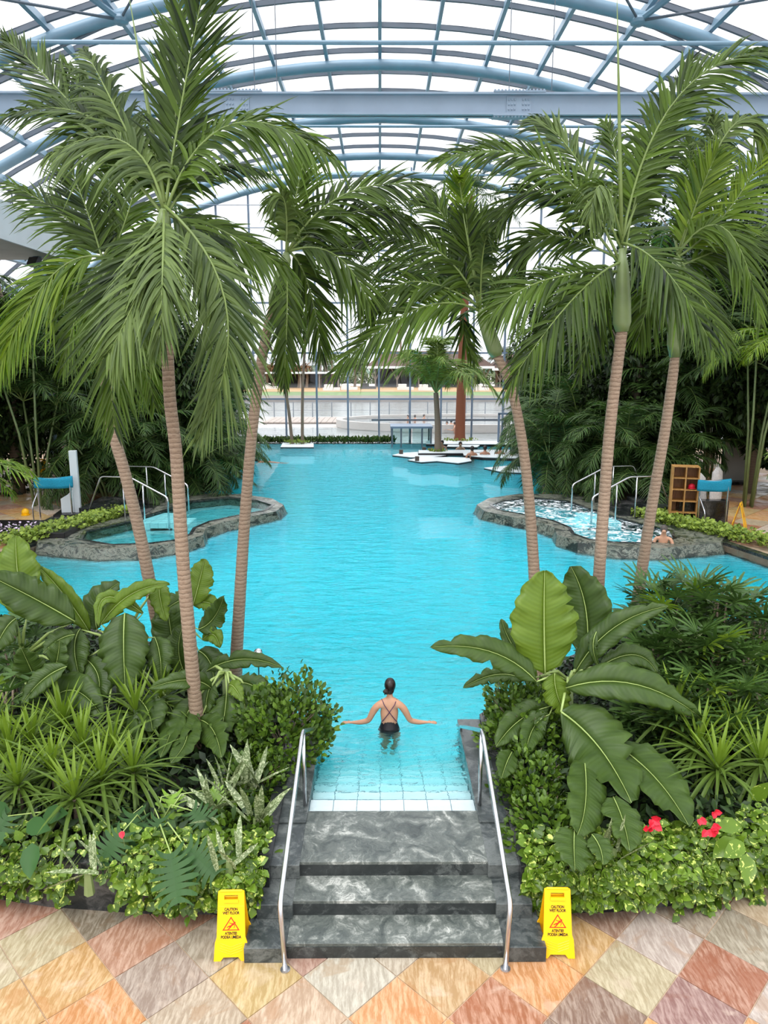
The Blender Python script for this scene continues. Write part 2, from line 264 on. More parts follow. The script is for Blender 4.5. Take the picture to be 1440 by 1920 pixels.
# ---------------------------------------------------------------- mesh helpers
class MB:
    def __init__(s): s.v = []; s.f = []
    def add(s, v, f):
        o = len(s.v); s.v += [tuple(p) for p in v]; s.f += [tuple(i+o for i in q) for q in f]; return s
    def box(s, x0, x1, y0, y1, z0, z1, bev=0):
        v = [(x0, y0, z0), (x1, y0, z0), (x1, y1, z0), (x0, y1, z0), (x0, y0, z1), (x1, y0, z1), (x1, y1, z1), (x0, y1, z1)]
        return s.add(v, [(3, 2, 1, 0), (4, 5, 6, 7), (0, 1, 5, 4), (1, 2, 6, 5), (2, 3, 7, 6), (3, 0, 4, 7)])
    def prism(s, poly, z0, z1, poly1=None):
        n = len(poly); poly1 = poly1 or poly
        ar = sum(poly[i][0]*poly[(i+1) % n][1]-poly[(i+1) % n][0]*poly[i][1] for i in range(n))
        if ar < 0: poly = poly[::-1]; poly1 = poly1[::-1]
        v = [(p[0], p[1], z0) for p in poly]+[(p[0], p[1], z1) for p in poly1]
        return s.add(v, [tuple(range(n))[::-1], tuple(range(n, 2*n))]+[(i, (i+1) % n, n+(i+1) % n, n+i) for i in range(n)])
    def ring(s, outer, inner, z0, z1, outer_top=None):
        n = len(outer); ot = outer_top or outer
        v = [(p[0], p[1], z0) for p in outer]+[(p[0], p[1], z1) for p in ot]+[(p[0], p[1], z1) for p in inner]+[(p[0], p[1], z0) for p in inner]
        f = []
        for i in range(n):
            j = (i+1) % n
            for k in range(4): a = k*n; b2 = ((k+1) % 4)*n; f.append((a+i, a+j, b2+j, b2+i))
        return s.add(v, f)
    def tube(s, pts, r, n=8, cap=True):
        pts = [Vector(p) for p in pts]; m = len(pts); rr = r if isinstance(r, (list, tuple)) else [r]*m
        v = []; up = Vector((0, 0, 1)); pa = None
        for i, p in enumerate(pts):
            t = (pts[min(i+1, m-1)]-pts[max(i-1, 0)]).normalized()
            if pa is None: a = t.cross(up if abs(t.z) < .9 else Vector((1, 0, 0))).normalized()
            else: a = (pa-t*pa.dot(t)).normalized()
            pa = a; b = t.cross(a)
            for k in range(n): an = 2*PI*k/n; v.append(p+a*(rr[i]*math.cos(an))+b*(rr[i]*math.sin(an)))
        f = [(i*n+k, i*n+(k+1) % n, (i+1)*n+(k+1) % n, (i+1)*n+k) for i in range(m-1) for k in range(n)]
        if cap: f += [tuple(range(n))[::-1], tuple((m-1)*n+k for k in range(n))]
        return s.add(v, f)
    def ball(s, c, r, nu=10, nv=7, sc=(1, 1, 1)):
        v = [(c[0]+r*sc[0]*math.sin(PI*j/nv)*math.cos(2*PI*i/nu), c[1]+r*sc[1]*math.sin(PI*j/nv)*math.sin(2*PI*i/nu), c[2]+r*sc[2]*math.cos(PI*j/nv)) for j in range(nv+1) for i in range(nu)]
        return s.add(v, [(j*nu+i, (j+1)*nu+i, (j+1)*nu+(i+1) % nu, j*nu+(i+1) % nu) for j in range(nv) for i in range(nu)])
    def mesh(s, name, smooth=False, shade=None):
        me = bpy.data.meshes.new(name); me.from_pydata(s.v, [], s.f)
        if smooth: me.polygons.foreach_set('use_smooth', [True]*len(me.polygons))
        if shade is not None:
            at = me.attributes.new('shade', 'FLOAT', 'POINT'); at.data.foreach_set('value', shade if hasattr(shade, '__len__') else [shade]*len(s.v))
        return me
def link(name, me, mat=None, parent=None, loc=None, rot=None, scale=None, kind=None):
    o = bpy.data.objects.new(name, me); C.objects.link(o)
    if mat and me and not me.materials: me.materials.append(M[mat] if isinstance(mat, str) else mat)
    if parent: o.parent = parent
    if loc is not None: o.location = loc
    if rot is not None: o.rotation_euler = rot
    if scale is not None: o.scale = scale if hasattr(scale, '__len__') else (scale,)*3
    if kind: o['kind'] = kind
    return o
def put(name, mb, mat, parent=None, smooth=False, kind=None, **k): return link(name, mb.mesh(name, smooth), mat, parent, kind=kind, **k)
def tag(o, label, cat, group=None):
    o['label'] = label; o['category'] = cat
    if group: o['group'] = group
    return o
def thing(name, label, cat, loc=(0, 0, 0), rz=0, group=None):
    o = bpy.data.objects.new(name, None); C.objects.link(o); o.location = loc; o.rotation_euler = (0, 0, rz); o.empty_display_size = .1
    return tag(o, label, cat, group)
def bevel(o, w=.01, seg=2):
    m = o.modifiers.new('bevel', 'BEVEL'); m.width = w; m.segments = seg; m.limit_method = 'ANGLE'; return o
def npmesh(name, V, F, shade=None, smooth=True):
    me = bpy.data.meshes.new(name); V = np.asarray(V, dtype=np.float32).reshape(-1, 3); F = np.asarray(F, dtype=np.int32)
    me.vertices.add(len(V)); me.vertices.foreach_set('co', V.ravel()); k = F.shape[1]
    me.loops.add(F.size); me.loops.foreach_set('vertex_index', F.ravel()); me.polygons.add(len(F))
    me.polygons.foreach_set('loop_start', np.arange(0, F.size, k, dtype=np.int32)); me.polygons.foreach_set('use_smooth', np.full(len(F), smooth))
    me.update(calc_edges=True)
    if shade is not None: at = me.attributes.new('shade', 'FLOAT', 'POINT'); at.data.foreach_set('value', np.asarray(shade, dtype=np.float32))
    return me
def nrm(a): return a/np.maximum(np.linalg.norm(a, axis=-1, keepdims=True), 1e-9)
def ribbons(P, D, SD, L, Wd, droop, shade, seg=5, fold=.35, prof=(.35, 1, .95, .75, .45, .04), grav=(0, 0, -1), twist=0.0):
    """many strap-shaped leaves at once: base P, direction D, width axis SD"""
    n = len(P); s = np.linspace(0, 1, seg+1); pw = np.interp(s, np.linspace(0, 1, len(prof)), prof); g = np.array(grav, float)
    D = nrm(D); out = np.zeros((n, seg+1, 3, 3))
    for i, t in enumerate(s):
        c = P + D*(L*t)[:, None] + g*(droop*L*t*t)[:, None]
        tg = nrm(D + g*(2*droop*t)[:, None]); sd = nrm(SD - tg*np.sum(SD*tg, 1, keepdims=True)); up = np.cross(tg, sd)
        if twist: sd = nrm(sd*math.cos(twist*t)+up*math.sin(twist*t)); up = np.cross(tg, sd)
        w = (Wd*pw[i]*.5)[:, None]
        out[:, i, 0] = c-sd*w+up*w*fold; out[:, i, 1] = c; out[:, i, 2] = c+sd*w+up*w*fold
    b = (np.arange(n)*(seg+1)*3)[:, None, None]; r = (np.arange(seg)*3)[None, :, None]
    q = np.stack([np.array([[0, 1, 4, 3]]), np.array([[1, 2, 5, 4]])], 1).reshape(1, 1, 8)
    F = (b+r+q).reshape(-1, 4)
    return out.reshape(-1, 3), F, np.repeat(shade, (seg+1)*3)
def join(parts):
    V = []; F = []; A = []; o = 0
    for v, f, a in parts: V.append(v); F.append(f+o); A.append(a); o += len(v)
    return np.concatenate(V), np.concatenate(F), np.concatenate(A)
def bez(p0, pm, p1, n):
    p0, pm, p1 = (np.array(p, float) for p in (p0, pm, p1)); c = 2*pm-.5*(p0+p1); t = np.linspace(0, 1, n)[:, None]
    return (1-t)**2*p0+2*t*(1-t)*c+t*t*p1, 2*(1-t)*(c-p0)+2*t*(p1-c)
def frond_mesh(p0, pm, p1, L, n=46, W=.045, droop=.5, hint=(0, -.6, .7), t0=.16, sh=.5, seg=5, v=.12, lean=(.35, 1.15), jit=.12, name='frond'):
    R, T = bez(p0, pm, p1, n); T = nrm(T); k = int(n*t0); R = R[k:]; T = T[k:]; m = len(R)
    h = np.array(hint, float)[None]; Sx = nrm(np.cross(T, h)); Nn = np.cross(Sx, T)
    t = np.linspace(0, 1, m); a = lean[0]+(lean[1]-lean[0])*t**1.3; parts = []
    for sgn in (-1, 1):
        aj = a+NR.normal(0, jit, m); D = Sx*(sgn*np.cos(aj))[:, None]+T*np.sin(aj)[:, None]+Nn*(v+NR.normal(0, .1, m))[:, None]
        ll = L*(.55+.9*np.sin(PI*np.clip(t*.85+.1, 0, 1)))*.72*(1-.35*t**4)*(1+NR.normal(0, .07, m))
        parts.append(ribbons(R+NR.normal(0, .004, R.shape), D, T, ll, np.full(m, W)*(1-.4*t), droop*(1+NR.normal(0, .3, m)), np.clip(sh+NR.normal(0, .2, m), 0, 1), seg, .35))
    V, F, A = join(parts); return npmesh(name, V, F, A, False)
def rachis_mb(p0, pm, p1, r0=.022, r1=.004, n=12):
    R, T = bez(p0, pm, p1, n); return MB().tube([tuple(x) for x in R], [r0+(r1-r0)*i/(n-1) for i in range(n)], 5)
def scatter_leaves(n, pos, nor, size, shade, name='foliage', up=None, seg=2, fold=.25, prof=(.2, 1, .05), asp=.55, droop=.25):
    D = nrm(nor); SD = nrm(np.cross(D, np.array([0, 0, 1.0])+NR.normal(0, .35, (n, 3))))
    return ribbons(pos, D, SD, size, size*asp, np.full(n, droop)+NR.normal(0, .1, n), shade, seg, fold, prof)

# ================================================================ SETTING
def inside(p, poly):
    c = False; n = len(poly); j = n-1
    for i in range(n):
        if (poly[i][1] > p[1]) != (poly[j][1] > p[1]) and p[0] < (poly[j][0]-poly[i][0])*(p[1]-poly[i][1])/(poly[j][1]-poly[i][1])+poly[i][0]: c = not c
        j = i
    return c
mir = lambda poly: [(-x, y) for x, y in poly]
SX = .13                                                # centre line of the steps
LOBBY = [(-8, 1.5), (8, 1.5), (8, 8.2), (-8, 8.2)]
floor = put('floor', MB().box(-8, 8, 1.5, 8.2, -.12, -.012), 'grout', kind='structure')
PAL = {'o': (224, 162, 96), 'O': (228, 172, 108), 'p': (196, 150, 124), 'P': (180, 136, 118), 'g': (176, 160, 142), 'b': (206, 184, 150), 'w': (214, 196, 176), 'r': (186, 122, 86), 'm': (170, 124, 112), 'd': (150, 128, 110), 'y': (216, 180, 118)}
pic = [((60, 1860), 'O'), ((150, 1840), 'O'), ((30, 1790), 'b'), ((60, 1740), 'm'), ((80, 1700), 'p'), ((180, 1700), 'd'), ((250, 1760), 'p'), ((310, 1850), 'g'), ((250, 1880), 'o'), ((330, 1730), 'p'), ((400, 1790), 'g'),
       ((400, 1880), 'b'), ((480, 1830), 'y'), ((560, 1900), 'b'), ((640, 1840), 'w'), ((740, 1890), 'O'), ((660, 1900), 'b'), ((840, 1840), 'y'), ((830, 1800), 'b'), ((930, 1880), 'r'), ((1000, 1820), 'o'), ((1060, 1910), 'd'), ((1120, 1890), 'd'),
       ((1180, 1840), 'b'), ((1150, 1720), 'P'), ((1240, 1770), 'w'), ((1230, 1730), 'g'), ((1330, 1830), 'r'), ((1310, 1890), 'm'), ((1400, 1770), 'g'), ((1380, 1720), 'b'), ((1420, 1880), 'w'), ((1090, 1770), 'y'), ((730, 1790), 'w'), ((890, 1905), 'o')]
picw = [(az(x, y, 0), c) for (x, y), c in pic]
TDX, TDY = .4135, .425
def tile_mesh(hx, hy, th, g=.006, bv=.005):
    hx -= g; hy -= g; m = MB(); P = lambda s, z: [(s*hx, 0, z), (0, s*hy, z), (-s*hx, 0, z), (0, -s*hy, z)]
    v = P(1, -th)+P(1, -bv)+P(1-bv*3, 0); f = [(8, 9, 10, 11)]
    for k in (0, 1):
        for i in range(4): f.append((k*4+i, k*4+(i+1) % 4, k*4+4+(i+1) % 4, k*4+4+i))
    return m.add(v, f).mesh('tile')
tile_me = tile_mesh(TDX, TDY, .03)
i0 = 0
for j in range(-11, 8):
    for i in range(-11, 12):
        if (i+j) % 2 == 0: continue
        x = .141+i*TDX; y = 5.65+j*TDY
        if not (1.9 < y < 7.9 and abs(x) < 4.9): continue
        if abs(x) < 1.0 and y > 6.3: continue
        o = link('tile', tile_me, 'slate', floor, (x, y, NR.uniform(-.002, .002)), (NR.uniform(-.004, .004), NR.uniform(-.004, .004), 0))
        q = min(picw, key=lambda k: (k[0].x-x)**2+(k[0].y-y)**2)
        c = PAL[q[1]] if (q[0].x-x)**2+(q[0].y-y)**2 < .3 else PAL[rnd.choice('oOpgbwyr')]
        o.color = srgb(*[min(255, int(k*.79*NR.uniform(.96, 1.04))) for k in c])

# ---- entrance steps
st = bpy.data.objects.new('entrance_steps', None); C.objects.link(st); st['kind'] = 'structure'; st['label'] = 'three grey green marble steps with dark side blocks leading up to the pool'
bevel(put('step', MB().box(SX-1.02, SX+1.02, 5.86, 7.0, 0, .15), 'tread', st), .006)
bevel(put('step', MB().box(SX-1.0, SX+1.0, 6.22, 7.0, .15, .30), 'tread', st), .006)
bevel(put('step', MB().box(SX-.97, SX+.97, 6.58, 7.44, .30, .45), 'tread', st), .006)
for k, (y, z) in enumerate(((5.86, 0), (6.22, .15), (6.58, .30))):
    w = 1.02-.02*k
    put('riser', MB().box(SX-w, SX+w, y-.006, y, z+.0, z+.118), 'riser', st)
for s in (-1, 1):
    a = 'side_block'
    for (xo, xi, y0, y1, z0, z1) in ((1.36, .98, 5.80, 6.6, 0, .155), (1.30, .96, 6.16, 6.8, .155, .305), (1.24, .93, 6.52, 7.2, .305, .455)):
        x0, x1 = sorted((SX+s*xo, SX+s*xi)); bevel(put(a, MB().box(x0, x1, y0, y1, z0, z1), 'marble_dark', st), .006)
    x0, x1 = sorted((SX+s*1.24, SX+s*.93))
    bevel(put('cheek_wall', MB().box(x0, x1, 7.2, 9.55, -.6, .475), 'marble_dark', st), .008)

# ---- planting beds (marble retaining wall and soil)
BED_L = [(-1.08, 6.40), (-2.3, 6.42), (-3.3, 6.52), (-4.4, 6.74), (-6, 7.2), (-8, 7.9), (-13, 8.6), (-13, 14.2), (-8.2, 13.9), (-5.6, 13.2), (-4.2, 12.5), (-2.9, 11.5), (-1.9, 10.3), (-1.11, 9.6)]
BED_R = [(1.36, 6.40), (2.3, 6.42), (3.3, 6.56), (4.4, 6.95), (6, 7.6), (8, 8.2), (13, 8.6), (13, 14.2), (8.2, 13.9), (5.6, 13.2), (4.2, 12.5), (2.9, 11.5), (2.0, 10.3), (1.37, 9.6)]
def shrink(poly, d):
    n = len(poly); out = []
    for i in range(n):
        a = Vector(poly[i-1]); b = Vector(poly[i]); c = Vector(poly[(i+1) % n]); e1 = (b-a).normalized(); e2 = (c-b).normalized()
        n1 = Vector((-e1.y, e1.x)); n2 = Vector((-e2.y, e2.x)); m = (n1+n2); m = m/max(m.length, .01); out.append(b+m*d/max(.5, m.dot(n1)))
    ar = sum(poly[i][0]*poly[(i+1) % n][1]-poly[(i+1) % n][0]*poly[i][1] for i in range(n))
    if ar < 0 and d > 0: return shrink(poly, -d)
    return [(p.x, p.y) for p in out]
for nm, bed in (('left', BED_L), ('right', BED_R)):
    w = put('trim_1' if nm == 'left' else 'trim_2', MB().ring(bed, shrink(bed, .14), -.02, .52), 'marble_black', kind='structure'); put('pool_wall', MB().ring(shrink(bed, -.01)[6:]+[(bed[0][0], 9.0)], shrink(bed, .1)[6:]+[(bed[0][0], 9.0)], -1.25, .25), 'pool_tile', w) if False else put('pool_wall', MB().ring(shrink(bed, -.012), shrink(bed, .1), -1.25, -.02), 'pool_tile', w); w['label'] = 'polished black marble planter wall %s of the steps' % nm
    put('soil', MB().prism(shrink(bed, .12), .2, .44), 'soil', w)

# ---- main pool: basin, stair flight, water
WZ = .43
POOL = [(SX-.94, 7.44), (SX+.94, 7.44), (SX+.94, 9.3), (14, 9.3), (14, 45.6), (-14, 45.6), (-14, 9.3), (SX-.94, 9.3)]
basin = put('pool_basin', MB().add([(-15, 9.2, -.52), (15, 9.2, -.52), (15, 16, -.95), (-15, 16, -.95), (15, 46, -1.1), (-15, 46, -1.1)], [(0, 1, 2, 3), (3, 2, 4, 5)]).add([(-15, 45.61, -1.2), (15, 45.61, -1.2), (15, 45.61, .4), (-15, 45.61, .4)], [(0, 3, 2, 1)]), 'pool_tile', kind='structure')
stair = bpy.data.objects.new('submerged_pool_stair', None); C.objects.link(stair); stair['kind'] = 'structure'
tsz = .245
sq = MB().box(-.1325+.004, .1325-.004, -tsz/2+.004, tsz/2-.004, -.02, 0).mesh('tile')
rs = MB().box(-tsz/2+.004, tsz/2-.004, -.012, 0, 0, .118).mesh('tile')
y = 7.44; z = .40
for k in range(7):
    put('stair_tread', MB().box(SX-.93, SX+.93, y, y+.275, -.9, z-.004), 'pool_grout', stair)
    for i in range(7):
        x = SX+(i-3)*.265
        link('tile', sq, 'pot', stair, (x, y+tsz/2+.02, z))
    y += .275; z -= .14
w = put('pool_water', MB().prism(POOL, -1.3, WZ), 'water'); w['kind'] = 'stuff'; tag(w, 'rippling turquoise water filling the big pool', 'water')

# ---- side decks
DECK = [(9.0, 19.3), (9.5, 17.4), (10.3, 14.0), (21.6, 14), (21.6, 45.9), (9.2, 45.9), (8.5, 39.4), (6.1, 27.4), (7.2, 26.2), (8.8, 24.5), (9.9, 22.5), (9.9, 20.6)]
for side, poly, nm in ((1, DECK, 'deck_right'), (-1, mir(DECK), 'deck_left')):
    d = put('floor_%s' % nm[5:], MB().prism(poly, -1.3, .585), 'grout', kind='structure')
    put('edge_stone', MB().ring(poly, shrink(poly, .22), .22, .66), 'marble_black', d)
    put('pool_wall', MB().ring(shrink(poly, -.012), shrink(poly, .2), -1.28, .22), 'pool_tile', d)
    pl = shrink(poly, .5)
    for j in range(0, 60):
        for i in range(-40, 41):
            if (i+j) % 2: continue
            x = i*.62; y = 19.4+j*.62
            if 9.3 < x*side < 16.5 and y < 37 and inside((x, y), pl):
                o = link('tile', tile_me, 'slate', d, (x, y, .615), None, (1.48, 1.44, 1)); o.color = srgb(*PAL[rnd.choice('oOpbyywr')])

# ---- raised tubs
OUT = [(-9.9, 20.6), (-8.9, 18.95), (-7.1, 18.35), (-6.0, 18.5), (-5.2, 19.1), (-4.84, 19.9), (-4.97, 20.8), (-4.65, 21.6), (-4.1, 22.2), (-3.3, 23.2), (-3.2, 24.3), (-3.75, 25.5), (-5.0, 26.4), (-7.2, 26.2), (-8.8, 24.5), (-9.9, 22.5)]
INN = [(-8.2, 20.4), (-7.93, 19.4), (-6.95, 18.85), (-6.1, 18.95), (-5.5, 19.3), (-5.25, 20.0), (-5.34, 20.8), (-5.1, 21.7), (-4.6, 22.4), (-3.7, 23.4), (-3.6, 24.3), (-4.2, 25.1), (-5.3, 25.7), (-6.4, 25.0), (-6.9, 23.2), (-7.4, 21.8)]
def tubs(s, wat, nm, lab):
    f = (lambda p: p) if s < 0 else mir
    out, inn = f(OUT), f(INN); cx = sum(p[0] for p in out)/16; cy = sum(p[1] for p in out)/16
    base = [(p[0]+(.16 if i < 13 else 0)*(p[0]-cx)/math.hypot(p[0]-cx, p[1]-cy), p[1]+(.16 if i < 13 else 0)*(p[1]-cy)/math.hypot(p[0]-cx, p[1]-cy)) for i, p in enumerate(out)]
    if s < 0: r = MB().ring(base, inn, .30, .69, out)
    else: r = MB().ring(base[::-1], inn[::-1], .30, .69, out[::-1])
    t = put('raised_whirlpool', r, 'tub_stone', kind='structure'); t['label'] = lab
    put('tub_wall', MB().ring(base, inn, -1.2, .30), 'pool_tile', t)
    put('rim_trim', MB().ring(f(INN), shrink(f(INN), -.10), .60, .70), 'marble_black', t)
    put('tub_floor', MB().prism(inn, -.2, .12), 'pool_tile', t)
    n1 = f([(-7.9, 20.3), (-7.7, 19.55), (-6.9, 19.1), (-5.9, 19.3), (-5.6, 20.2), (-6.3, 21.2), (-7.3, 21.3)]); n2 = f([(-5.0, 22.6), (-3.95, 23.6), (-3.95, 24.3), (-4.4, 24.9), (-5.2, 25.3), (-6.1, 24.7), (-6.3, 23.6)])
    for q, p in enumerate((n1, n2)):
        put('bench', MB().ring(f(INN[:7]+[(-5.9, 21.7), (-7.0, 21.6)]) if q == 0 else f([(-6.9, 23.2), (-6.0, 22.4)]+INN[8:14]), shrink(f(INN[:7]+[(-5.9, 21.7), (-7.0, 21.6)]) if q == 0 else f([(-6.9, 23.2), (-6.0, 22.4)]+INN[8:14]), .42), .12, .38), 'pool_tile', t)
    for k in range(3):
        put('entry_step', MB().box(*sorted((s*(7.2-.35*k), s*(6.2-.35*k))), 21.75, 23.3, .12, .62-.16*k), 'pool_tile', t)
    o = put('tub_surface', MB().add([(q[0], q[1], .668) for q in (inn if s < 0 else inn[::-1])][::-1], [tuple(range(16))]), wat, t); o['kind'] = 'stuff'
    return t
tubs(-1, 'tub_water', 'l', 'calm raised tubs of streaked green marble at the left pool edge')
tubs(1, 'foam_water', 'r', 'bubbling raised tubs of streaked green marble at the right pool edge')

# ---- far end of the pool: low wall and glass front
put('trim_3', MB().box(-14, 14, 45.62, 46.6, .2, .46), 'marble_black', kind='structure')
GW = 47.0
far = bpy.data.objects.new('wall_far', None); C.objects.link(far); far['kind'] = 'structure'; far['label'] = 'tall glass front behind the pool'
RC, ZC = 31.0, -14.8
arcz = lambda x, R=31.5: ZC+math.sqrt(max(0, R*R-x*x))
rows = [.36, 3.09, 5.89, 8.87, 11.9, 16.8]
cols = [-22.0]+[-.08+1.935*k for k in range(-11, 12)]+[22.0]
for x in cols: put('mullion', MB().box(x-.055, x+.055, GW-.08, GW+.08, .3, arcz(x, 31.4)), 'mullion', far)
for z in rows[:5]: put('transom', MB().box(-22, 22, GW-.07, GW+.07, z-.05, z+.05), 'mullion', far)
for z in (13.11, 14.37):
    xw = math.sqrt(31.3**2-(z-ZC)**2); put('tie_wire', MB().tube([(-xw, GW-.5, z), (xw, GW-.5, z)], .028, 5), 'mullion', far)
for a, b in zip(cols, cols[1:]):
    for z0, z1 in zip(rows, rows[1:]):
        zt = min(z1-.05, min(arcz(a), arcz(b))-.1)
        if zt > z0+.4: put('pane', MB().box(a+.055, b-.055, GW-.012, GW+.012, z0+.05, zt), 'glass', far)

# ---- roof: arched tubes, glazing bars, panes, beams
roof = bpy.data.objects.new('ceiling', None); C.objects.link(roof); roof['kind'] = 'structure'; roof['label'] = 'barrel vaulted glass roof on blue steel tubes'
AM = .80
def arc(y, R, n=36, a=AM): return [(R*math.sin(-a+2*a*i/n), y, ZC+R*math.cos(-a+2*a*i/n)) for i in range(n+1)]
tube_me = MB().tube(arc(0, RC), .19, 10).mesh('arch_tube', True)
Y0 = 5.49
for k in range(-1, 7): link('arch_tube', tube_me, 'blue_steel', roof, (0, Y0+k*6.27, 0))
link('arch_tube', tube_me, 'blue_steel', roof, (0, GW-.1, 0))
def arcband(R0, R1, hy, n=36):
    v = []
    for i in range(n+1):
        a = -AM+2*AM*i/n
        for r, y in ((R0, -hy), (R0, hy), (R1, hy), (R1, -hy)): v.append((r*math.sin(a), y, ZC+r*math.cos(a)))
    f = [(4*i+k, 4*i+(k+1) % 4, 4*i+4+(k+1) % 4, 4*i+4+k) for i in range(n) for k in range(4)]
    return MB().add(v, f)
bar_me = arcband(31.42, 31.58, .05).mesh('glazing_bar')
ys = [Y0+(k)*2.09 for k in range(-3, 20)]
for y in ys: link('glazing_bar', bar_me, 'bar_dark', roof, (0, y, 0))
nb = 12
ths = [k*2.0/31.5 for k in range(-nb, nb+1)]
for th in ths:
    c, s = math.cos(th), math.sin(th); v = []
    for y in (-1, 46.9):
        for dx, r in ((-.06, 31.22), (.06, 31.22), (.06, 31.56), (-.06, 31.56)): v.append((r*s+dx*c, y, ZC+r*c-dx*s))
    put('purlin', MB().add(v, [(0, 1, 5, 4), (1, 2, 6, 5), (2, 3, 7, 6), (3, 0, 4, 7)]), 'blue_steel', roof)
rest = MB()
for i, y in enumerate(ys[:-1]):
    y1 = ys[i+1]
    for th, th1 in zip(ths, ths[1:]):
        v = []
        for yy in (y+.05, y1-.05):
            for t2 in (th+.002, th1-.002):
                for r in (31.56, 31.6): v.append((r*math.sin(t2), yy, ZC+r*math.cos(t2)))
        f = [(0, 2, 6, 4), (1, 5, 7, 3), (0, 1, 3, 2), (4, 6, 7, 5), (0, 4, 5, 1), (2, 3, 7, 6)]
        if y > 20 and abs(th) < .66: put('roof_pane', MB().add(v, f), 'roof_glass', roof)
        else: rest.add(v, f)
put('roof_pane', rest, 'roof_glass', roof, kind='stuff')
def ibeam(y, z, h, w):
    m = MB(); t = .05
    for z0, z1, hw in ((z+h/2-t, z+h/2, w/2), (z-h/2, z-h/2+t, w/2), (z-h/2, z+h/2, .03)): m.box(-19, 19, y-hw, y+hw, z0, z1)
    return m
BY = 22.0
zb = ay(711, 197, BY).z
put('tie_beam', ibeam(BY, zb, .56, .34), 'beam', roof)
for px in (972, 445):
    xb = ay(px, 197, BY).x; sp = MB(); sp.box(xb-.70, xb+.70, BY-.19, BY+.19, zb+.28, zb+.31); sp.box(xb-.70, xb+.70, BY-.19, BY+.19, zb-.31, zb-.28); sp.box(xb-.33, xb+.33, BY-.06, BY+.06, zb-.2, zb+.2)
    pl = put('splice_plate', sp, 'beam', roof); b = MB()
    for i in range(15):
        for zz in (zb-.33, zb+.33): b.ball((xb-.66+i*.094, BY-.15, zz), .032, 6, 4)
    for i in range(3):
        for s2 in (-1, 1):
            for zz in (-.12, 0, .12): b.ball((xb+s2*.19+(i-1)*.08, BY-.07, zb+zz), .028, 6, 4)
    put('bolts', b, 'beam', pl, kind='stuff')
z2 = ay(711, 80, BY).z; xw = math.sqrt(31**2-(z2-ZC)**2)
put('tie_rod', MB().tube([(-xw, BY, z2), (xw, BY, z2)], .06, 8), 'blue_steel', roof)
for y, py in ((30.5, 237), (43.1, 328)):
    z3 = ay(711, py, y).z; xw = math.sqrt(31**2-(z3-ZC)**2); put('tie_rod', MB().tube([(-xw, y, z3), (xw, y, z3)], .05, 6), 'blue_steel', roof)
for px in (955, 1035, 477, 519):
    xb = ay(px, 150, BY).x; put('hanger_cable', MB().tube([(xb, BY, zb+.3), (xb, BY, arcz(xb, 31.2))], .012, 4), 'bar_dark', roof)
# diagonal stays in the upper corners
for s in (-1, 1):
    nd = (s*7.6, Y0+3*6.27-.0, arcz(7.6, 30.9)); nb2 = put('stay_node', MB().ball(nd, .26, 10, 6, (1, 1, .6)).tube([nd, (s*8.4, nd[1]-1.5, arcz(8.4, 31.4))], .09, 6), 'blue_steel', roof)
    for q in ((s*12.4, nd[1]-5.5, arcz(12.4, 31.3)), (s*4.0, nd[1]-4.8, arcz(4, 31.3)), (s*12.2, nd[1]+.2, arcz(12.2, 31.0)-.3)): put('stay_rod', MB().tube([nd, q], .04, 6), 'bar_dark', roof)
# side glass walls
for s, nm in ((-1, 'wall_left'), (1, 'wall_right')):
    wl = bpy.data.objects.new(nm, None); C.objects.link(wl); wl['kind'] = 'structure'; X = s*22.1; zt = arcz(22, 31.4)+.1
    yy = [4+4.3*k for k in range(11)]
    for y in yy: put('mullion', MB().box(X-.1, X+.1, y-.06, y+.06, .3, zt), 'mullion', wl)
    for z in (.6, 3.4, 6.2, zt): put('transom', MB().box(X-.07, X+.07, 4, 47, z-.05, z+.05), 'mullion', wl)
    for a, b in zip(yy, yy[1:]):
        for z0, z1 in ((.6, 3.4), (3.4, 6.2), (6.2, zt)): put('pane', MB().box(X-.012, X+.012, a+.06, b-.06, z0+.05, z1-.05), 'glass', wl)
# upper galleries at both sides
for s in (-1, 1):
    g = bpy.data.objects.new('gallery', None); C.objects.link(g); g['kind'] = 'structure'; g['label'] = 'pale upper gallery with white fascia on the %s' % ('left' if s < 0 else 'right')
    x0, x1 = sorted((s*13, s*21.6)); ye = 33 if s < 0 else 31
    put('gallery_slab', MB().box(x0, x1, 14, ye, 9.55, 10.6), 'cream', g)
    xa, xb = sorted((s*12.9, s*13.0)); put('fascia', MB().box(xa, xb, 14, ye, 9.45, 10.75), 'white_paint', g)
    put('handrail', MB().tube([(s*13.6, 14, 11.5), (s*13.6, ye, 11.5)], .05, 6), 'bar_dark', g)
    for k in range(7): put('baluster', MB().tube([(s*13.6, 14.4+k*3, 10.6), (s*13.6, 14.4+k*3, 11.5)], .03, 6), 'bar_dark', g)
    for y in (19, 25.5, ye-1.0):
        put('column', MB().tube([(s*14.0, y, .6), (s*14.0, y, 9.6)], .17, 10), 'blue_steel', g)
        put('brace', MB().tube([(s*14.0, y, 7.4), (s*17.0, y+.5, 9.5)], .09, 8), 'blue_steel', g)
    put('edge_beam', MB().box(*sorted((s*13.9, s*14.1)), 14, ye, 7.0, 7.3), 'bar_dark', g)
    fl = put('floodlight', MB().box(-.28, .28, -.1, .1, -.16, .16), 'black_metal', g, loc=(s*13.6, ye-2.2, 9.2), rot=(-.5, 0, s*.5))

